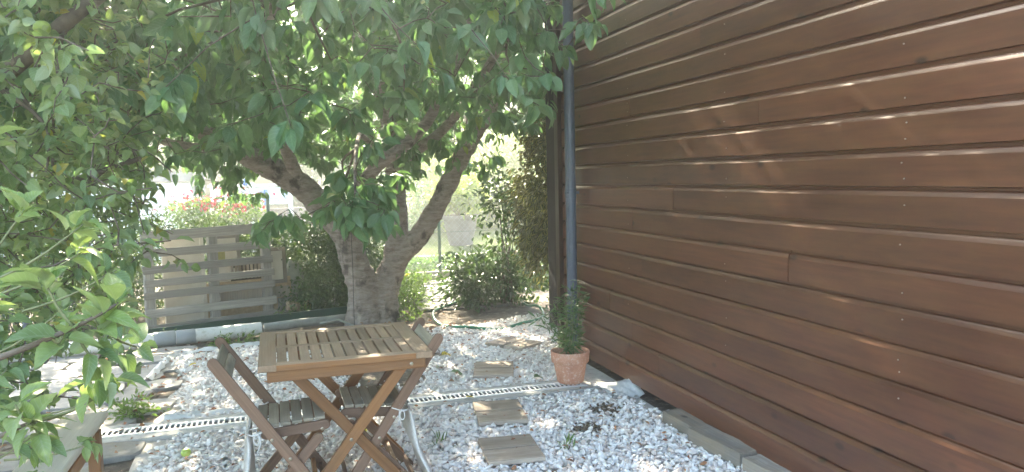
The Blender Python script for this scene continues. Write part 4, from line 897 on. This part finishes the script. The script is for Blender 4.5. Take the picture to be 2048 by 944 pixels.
# foreground shoots: leaves in rosettes along explicit stems, tips upwards
fore = [((-.27, 1.50, 1.29), (.35, 0, .35), 9, .085), ((-.30, 1.52, 1.26), (.1, .1, .5), 8, .08), ((-.36, 1.5, 1.24), (0, -.1, .4), 7, .075), ((-.385, 1.5, 1.34), (-.1, 0, 1), 8, .07), ((-.31, 1.5, 1.19), (.2, 0, -.4), 6, .06),
    ((-.52, 1.5, 1.19), (.2, 0, .6), 6, .07), ((-.45, 1.62, 1.06), (.3, 0, .5), 8, .075), ((-.47, 1.60, 1.10), (-.2, 0, .6), 6, .07), ((-.42, 1.6, 1.02), (.3, 0, -.5), 6, .06),
    ((-.34, 1.62, 1.10), (.2, 0, -.6), 7, .06), ((-.30, 1.6, 1.12), (.4, .1, -.3), 6, .065), ((-.27, 1.65, 1.18), (.5, 0, .1), 6, .06), ((-.47, 1.75, 1.46), (.3, 0, .5), 8, .06), ((-.56, 1.9, 1.62), (.1, 0, .8), 8, .065), ((-.38, 1.8, 1.42), (.6, 0, .4), 8, .07),
    ((-.40, 1.9, 1.36), (.6, 0, .3), 7, .07), ((-.50, 1.55, 1.32), (.2, 0, .8), 7, .075), ((-.36, 2.0, 1.30), (.5, 0, .2), 7, .065), ((-.60, 2.2, .82), (.4, 0, -.2), 8, .06), ((-.50, 2.3, .80), (.5, 0, 0), 8, .055), ((-.56, 2.0, .92), (.4, 0, .2), 8, .06), ((-.52, 2.6, .86), (.5, 0, .1), 7, .05), ((-.72, 2.4, 1.0), (.3, 0, .3), 8, .06),
    ((-.60, 1.9, 1.05), (.3, 0, .3), 8, .065), ((-.66, 2.1, 1.2), (.3, 0, .4), 9, .065), ((-.5, 2.1, 1.2), (.3, 0, .2), 8, .06)]
an = np.array(an); LP, LD, LS = [], [], []; LP2, LD2, LS2 = [], [], []
for i, (p, o_, k, s_) in enumerate(fore):
    p = np.array(p); o_ = norm(np.array(o_, float)); d = np.linalg.norm(an-p, axis=1); b = an[d.argmin()]
    if d.min() > .22: b = p+(b-p)/d.min()*.0-o_*.16+(-.06, .03, -.03)
    mb = MB(); mb.tube(catmull(np.array([b, (b+p)/2+(0, 0, -.012), p]), np.linspace(0, 2, 6)), np.linspace(.0035, .0018, 6), 5); mb.build('shoot', M['greentwig'], at_, smooth=True)
    young = i in (0, 1, 3, 6, 12, 13, 16, 14) or i % 3 == 0
    for q in range(k):
        a_ = 2*math.pi*q/k+random.random()*.7; e1 = norm(np.cross(o_, (0.3, 1, 0.1))); e2 = np.cross(o_, e1); rad = math.cos(a_)*e1+math.sin(a_)*e2
        pp_ = p-o_*random.random()*.05; dd = rad*(.75 if young else .9)+o_*random.uniform(.2, .9)+(0, 0, .25 if young else -.2)+rng.normal(0, .1, 3)
        (LP2 if young else LP).append(pp_); (LD2 if young else LD).append(dd); (LS2 if young else LS).append(s_*random.uniform(.75, 1.15))
leaves('shoot_leaves', M['appleleaf'], LP, LD, LS, 'fore', at_, spin=.35)
leaves('young_leaves', M['paleleaf'], LP2, LD2, LS2, 'fore', at_, spin=.25)
for (px, py, Y, r_) in ((68, 76, 3.35, .031), (84, 55, 3.4, .031), (88, 120, 3.9, .03), (110, 90, 3.9, .03), (225, 170, 4.3, .03)):
    p = gy(px, py, Y); apple('apple', p, r_, parent=at_)

# ================================================================== SHRUBS
def shrub(name, label, cat, c, rad, n, ls, m, tpl, clumps=40, down=.2, group=None, stems=6, cs=.13, zmin=.02, stemm='twig', shape=None):
    c = np.array(c, float); rad = np.array(rad, float)
    o = thing(name, (c[0], c[1], 0), label, cat, group)
    cen = []
    while len(cen) < clumps:
        p = rng.uniform(-1, 1, 3)
        if .25 < (p@p) < 1 and (shape is None or shape(c+p*rad)): cen.append(c+p*rad*.93)
    cen = np.array(cen); mb = MB()
    for i in range(min(stems, clumps)):
        b = np.array((c[0]+random.uniform(-.2, .2)*rad[0], c[1]+random.uniform(-.2, .2)*rad[1], 0)); t_ = cen[i]
        mb.tube(catmull(np.array([b, (b+t_)/2+rng.normal(0, .04, 3)*rad, t_]), np.linspace(0, 2, 6)), np.linspace(.014, .004, 6)*max(.5, rad[2]), 5)
    mb.build('stems', M[stemm], o, smooth=True)
    ix = rng.integers(0, clumps, n); P = cen[ix]+rng.normal(0, 1, (n, 3))*cs*np.minimum(1, rad/rad.max()*1.6); P[:, 2] = np.maximum(P[:, 2], zmin)
    D = (P-c)/rad*.8+rng.normal(0, .6, (n, 3))+(0, 0, -down)
    leaves('foliage', m, P, D, rng.uniform(*ls, n), tpl, o, spin=.7); return o
shrub('variegated_shrub', 'tall shrub with yellow centred leaves at the corner of the timber building', 'shrub', (2.98, 7.7, 1.45), (.58, .6, 1.45), 15000, (.055, .085), M['varieg'], 'mid', 90, .8, stems=10, shape=lambda p: p[0] > 2.45-.1*(p[2] > 1.6)-.3*(p[2] > 2.0), cs=.11)
shrub('climbing_shrub', 'open dark leaved shrub in front of the big planter beyond', 'shrub', (2.62, 8.6, 1.0), (.50, .4, .75), 1100, (.07, .10), M['glossy'], 'mid', 34, .5, stems=14, cs=.10, shape=lambda p: p[0] > 2.35 or p[2] > 1.25 or p[2] < .5)
shrub('low_shrub', 'low spreading green shrub behind the garden hose', 'shrub', (2.38, 8.62, .28), (.66, .32, .33), 2600, (.06, .095), M['glossy'], 'mid', 40, .2, stems=10, cs=.10)
shrub('conifer_shrub', 'feathery spreading conifer shrub between pallet and trunk', 'shrub', (.48, 9.25, .42), (.85, .55, .60), 22000, (.035, .06), M['juniper'], 'small', 110, .2, stems=10, cs=.10, shape=lambda p: p[0] > .22 or p[1] > 9.35)
shrub('conifer_shrub', 'low conifer hedge growing up behind the grey pallet', 'shrub', (-.9, 9.9, .50), (1.3, .45, .62), 16000, (.03, .06), M['juniper'], 'small', 110, .1, stems=10, cs=.10)
shrub('ground_cover_plant', 'small leafy plant with yellow flowers right of the trunk', 'plant', (1.45, 8.7, .16), (.22, .28, .26), 900, (.03, .05), M['hedge'], 'small', 24, .1, stems=5, cs=.07)
ge_ = shrub('geranium', 'red flowering geraniums beyond the fence above the pallet', 'plant', (-.85, 12.6, 1.02), (.75, .3, .22), 1400, (.06, .1), M['hedge'], 'small', 30, .1, stems=8, cs=.10)
P = np.array((-.8, 12.45, 1.18))+rng.normal(0, 1, (190, 3))*(.36, .12, .08); P = np.round(P*7)/7+rng.normal(0, .025, (190, 3))
leaves('flowers', M['petal'], P, rng.normal(0, 1, (190, 3)), rng.uniform(.06, .10, 190), 'small', ge_)
P = np.array((1.40, 8.62, .42))+rng.normal(0, .015, (8, 3)); leaves('flowers', M['yellowpetal'], P, rng.normal(0, 1, (8, 3)), np.full(8, .04), 'small', bpy.data.objects['ground_cover_plant'])
for i, (px, py, rr_, n, lb) in enumerate([((470), 690, .17, 260, 'small green weeds beside the right end of the white pipe'), (266, 832, .12, 280, 'ivy like weeds at the left end of the drain by the bench'), (590, 640, .22, 160, 'sparse weeds sprouting in front of the green edging'), (822, 640, .15, 120, 'dry weeds at the right foot of the trunk'), (330, 690, .12, 90, 'tiny weeds between flagstones below the white pipe'), (878, 900, .05, 14, 'tiny grass tuft in the gravel left of the nearest tile'), (800, 935, .04, 12, 'tiny green sprout in the gravel under the right chair'), (1135, 905, .05, 14, 'tiny grass tuft right of the nearest tile')]):
    g_ = gz(px, py)
    if i < 5: shrub('weed_clump', lb, 'weeds', (g_[0], g_[1], .03), (rr_, rr_*.8, .07 if i != 2 else .10), n, (.025, .05), M['hedge'], 'mid' if i == 1 else 'small', 20, -.2, stems=4, cs=.04, group='weeds along the gravel edges')
    else: shrub('grass_tuft', lb, 'grass tuft', (g_[0], g_[1], .035), (rr_*.7, rr_*.7, .03), n, (.035, .06), M['hedge'], 'narrow', 6, -.9, stems=2, cs=.012, group='grass tufts in the gravel')
shrub('ground_cover_plant', 'leafy ground cover at the right foot of the forked trunk', 'plant', (1.35, 9.6, .06), (.35, .7, .14), 3000, (.04, .07), M['glossy'], 'small', 60, .1, stems=3, cs=.09)
shrub('ground_cover_plant', 'dark ground cover between paving and fence right of the stone path', 'plant', (3.3, 10.2, .12), (.7, .8, .25), 3600, (.05, .08), M['glossy'], 'small', 70, .1, stems=3, cs=.12)
shrub('ground_cover_plant', 'low green ground cover along the foot of the chain-link fence', 'plant', (.9, 11.0, .05), (1.3, .5, .12), 4500, (.04, .07), M['hedge'], 'small', 90, .1, stems=3, cs=.10)
# side hedge left
shrub('dark_shrub', 'dense dark shrub behind the apple tree at the left edge', 'shrub', (-3.1, 8.6, .8), (1.1, .7, 1.0), 4200, (.06, .10), M['glossy'], 'mid', 70, .2, stems=8, cs=.16)
shrub('dark_shrub', 'bushy shrub left of the pallet beyond the apple tree', 'shrub', (-2.0, 9.2, .55), (.7, .6, .62), 2600, (.05, .08), M['glossy'], 'mid', 50, .2, stems=8, cs=.13)
gn = thing('net_fence', (-2.2, 7.9, 0), 'low green plastic net fence with blue grey post at far left', 'fence')
mb = MB()
for k in range(60): mb.tube([(-3.4+k*.03, 7.9, 0), (-3.4+k*.03, 7.9, .42)], .0025, 3, cap=False)
for k in range(12): mb.tube([(-3.4, 7.9, .02+k*.036), (-1.62, 7.9, .02+k*.036)], .0022, 3, cap=False)
mb.build('net', M['greenmetal'], gn); mb = MB(); mb.tube([(-2.18, 7.86, 0), (-2.18, 7.86, .62)], .028, 12); mb.build('post', M['down'], gn)

# ================================================================== CHAIN-LINK FENCE
cf = thing('chain_link_fence', (0, 11.6, 0), 'chain-link fence with dark green posts in front of the lawn', 'fence')
FX0, FX1, FZ0, FZ1 = -7.0, 6.4, .12, 1.22; mb = MB(); pitch_ = .085; hgt = FZ1-FZ0; k = FX0-hgt
while k < FX1:
    for s in (1, -1):
        xa, xb = (k, k+hgt) if s > 0 else (k+hgt, k)
        za, zb = FZ0, FZ1
        pa = np.array((xa, 11.6+.002*s, za)); pb = np.array((xb, 11.6+.002*s, zb))
        if max(xa, xb) > FX1 or min(xa, xb) < FX0: continue
        mb.tube([pa, pb], .0017, 3, cap=False)
    k += pitch_
mb.build('mesh', M['wire'], cf); mb = MB()
for z in (FZ0, .66, FZ1): mb.tube([(FX0, 11.6, z), (FX1, 11.6, z)], .002, 4, cap=False)
mb.build('tension_wires', M['greenmetal'], cf)
for xv in (-5.04, -2.56, -.08, 2.40, 4.88):
    mb = MB(); mb.tube([(xv, 11.56, 0), (xv, 11.56, 1.30), (xv, 11.56, 1.31)], [.024, .024, .012], 12); mb.build('post', M['greenmetal'], cf, smooth=True)
mb = MB(); mb.bar((1.5, 11.15, .05), (3.9, 11.25, .05), .10, .13, side=(0, 0, 1)); tag(mb.build('timber_edging', M['block'], loc=(2.7, 11.2, 0), bevel=.01), 'grey timber sleeper lying along the foot of the fence', 'timber edging')
mb = MB(); mb.box((5, 13.3, .05), (12, .16, .17)); tag(mb.build('kerb', M['kerb'], bevel=.01), kind='structure')
shrub('ground_cover_plant', 'leafy ground cover between fence and lawn kerb', 'plant', (2.6, 12.3, .05), (1.6, .6, .16), 2600, (.05, .09), M['blueleaf'], 'small', 80, .1, stems=3, cs=.12)

# ================================================================== BEYOND THE FENCE
bp = thing('garden_planter', (3.93, 16.6, 0), 'large grey tub planter with bright yellow green shrub on the lawn', 'planter')
mb = MB(); mb.lathe((3.93, 16.6, 0.005), [(.26, 0), (.36, .50), (.37, .57), (.42, .58), (.43, .66), (.38, .66), (.36, .60), (.001, .58)], 40); o = mb.build('tub', M['planter'], bp, smooth=True); o.modifiers.new('e', 'EDGE_SPLIT').split_angle = R(35)
n = 1500; cc = np.array((3.93, 16.6, 1.1)); pk = norm(rng.normal(0, 1, (40, 3)))*(.62, .5, .45)*rng.uniform(.4, 1, (40, 1)); P = cc+pk[rng.integers(0, 40, n)]+rng.normal(0, .09, (n, 3))
leaves('foliage', M['bright'], P, (P-cc)+rng.normal(0, .3, (n, 3)), rng.uniform(.09, .16, n), 'mid', bp, spin=.7)
mb = MB(); [mb.tube([(3.93, 16.6, .58), cc+pk[i]], [.012, .006], 5) for i in range(8)]; mb.build('stems', M['twig'], bp)
shrub('garden_shrub', 'airy blue green shrub on the lawn seen between the trunks', 'shrub', (2.9, 19.5, .95), (1.1, .8, 1.15), 4200, (.06, .12), M['blueleaf'], 'small', 90, .1, stems=8, cs=.17)
shrub('garden_shrub', 'yellow flowering shrub beside the blue green one beyond the fence', 'shrub', (4.1, 20.8, 1.2), (.8, .7, 1.3), 2400, (.08, .14), M['bright'], 'small', 60, .1, stems=8, cs=.16)
shrub('garden_shrub', 'pale sunlit shrub far behind the planter', 'shrub', (6.6, 22, 1.3), (2.2, .9, 1.5), 5200, (.12, .2), M['bright'], 'small', 90, .1, stems=8, cs=.25)
wl = thing('white_wall', (-2.6, 16.5, 0), 'white rendered garden wall with grey timber frame beyond the fence', 'wall')
mb = MB(); mb.box((-3.6, 16.5, .76), (4.3, .18, 1.52)); mb.build('panel', M['white'], wl, bevel=.01)
mb = MB(); mb.box((-1.40, 16.42, .85), (.22, .22, 1.70)); mb.build('post', M['greytimber'], wl, bevel=.01)
mb = MB(); mb.box((-3.5, 16.42, 1.63), (3.98, .2, .2)); mb.build('beam', M['greytimber'], wl, bevel=.01)
mb = MB(); mb.box((-2.0, 16.36, 1.10), (1.2, .06, .07)); mb.build('rail', M['white'], wl)
br = thing('white_barrier', (-.4, 17.2, 0), 'low white rail fence with blue grey panel above the red flowers', 'barrier')
for z, h in ((1.06, .10), (1.42, .05)): mb = MB(); mb.box((-.45, 17.2, z), (1.7, .06, h)); mb.build('rail', M['white'], br)
mb = MB(); mb.box((-.45, 17.26, 1.24), (1.6, .03, .26)); mb.build('panel', M['bluepanel'], br)
for xv in (-1.2, -.42, .35): mb = MB(); mb.box((xv, 17.16, .74), (.09, .07, 1.48)); mb.build('post', M['white'], br)
for xv, z0, z1 in ((-.55, 1.42, 1.56), (-.15, 1.0, 1.32)): mb = MB(); mb.tube([(xv, 17.1, z0), (xv, 17.1, z1)], .04, 10); mb.build('cap', M['blue'], br)
mb = MB(); mb.box((.6, 17.9, .45), (3.0, .15, .9)); tag(mb.build('garden_wall', M['planter'], loc=(.6, 17.9, 0), bevel=.01), 'low beige wall right of the white rail fence', 'wall')

def tree(name, label, c, h, rad, n, ls, m, group, seed):
    o = thing(name, (c[0], c[1], 0), label, 'tree', group)
    mb = MB(); mb.tube([(c[0], c[1], -.05), (c[0]+.05, c[1], h*.3), (c[0], c[1]+.05, h*.6)], [h*.035, h*.025, h*.015], 8)
    cl_ = 60; cen = []
    while len(cen) < cl_:
        p = rng.uniform(-1, 1, 3)
        if .2 < p@p < 1: cen.append(np.array((c[0], c[1], h*.58))+p*(rad, rad, h*.46))
    cen = np.array(cen)
    for q in cen[:16]: mb.tube([(c[0], c[1], h*random.uniform(.2, .5)), (q+np.array((c[0], c[1], h*.4)))/2, q], [h*.012, h*.008, h*.003], 5)
    mb.build('trunk', M['twig'], o, smooth=True)
    P = cen[rng.integers(0, cl_, n)]+rng.normal(0, 1, (n, 3))*rad*.17; P[:, 2] = np.maximum(P[:, 2], .05)
    leaves('crown', m, P, (P-np.array((c[0], c[1], h*.5)))*.3+rng.normal(0, .8, (n, 3)), rng.uniform(*ls, n), 'small', o, spin=.8)
BT = [(-9, 25, 6.5, 3.0, 'hedge', 'tall dense tree at far left beyond the fence'), (-5.5, 30, 8, 3.2, 'hedge', 'broad tree standing on the bank behind the white wall'), (-1.5, 35, 8, 3.4, 'hedge', 'tall tree far behind the grassy bank'), (2.2, 30, 7.5, 3.0, 'blueleaf', 'rounded tree seen above the forked trunk'), (6.5, 33, 8.5, 3.4, 'hedge', 'large tree behind the planter'), (11, 31, 8, 3.4, 'hedge', 'tree far right behind the timber building corner'), (9.5, 19, 4.5, 2.2, 'hedge', 'bushy tree close behind the variegated shrub'), (-6.5, 19, 5, 2.2, 'hedge', 'bushy tree beside the white wall at left'), (-11.5, 17, 6, 2.6, 'hedge', 'leafy tree at the left edge beyond the fence')]
for i, (x, y, h, r_, mm, lb) in enumerate(BT): tree('background_tree', lb, (x, y), h, r_, 7000, (.22, .42), M[mm], 'trees beyond the fence', i)

# ------------------------------------------------------------------ haze
GLARE_VEIL = 0.0125  # even volume added to imitate lens glare
hb = MB(); hb.box((0, 62.5, 4.2), (224, 179, 11.4))
hm = bpy.data.materials.new('veil'); hm.use_nodes = True; hn = hm.node_tree.nodes; hn.remove(hn['Principled BSDF'])
pv_ = hn.new('ShaderNodeVolumePrincipled'); pv_.inputs['Density'].default_value = GLARE_VEIL; pv_.inputs['Color'].default_value = (.95, .96, 1, 1)
pv_.inputs['Anisotropy'].default_value = 0.82
hm.node_tree.links.new(pv_.outputs[0], hn['Material Output'].inputs['Volume'])
tag(hb.build('veil', hm), 'thin even haze in the air', kind='stuff')
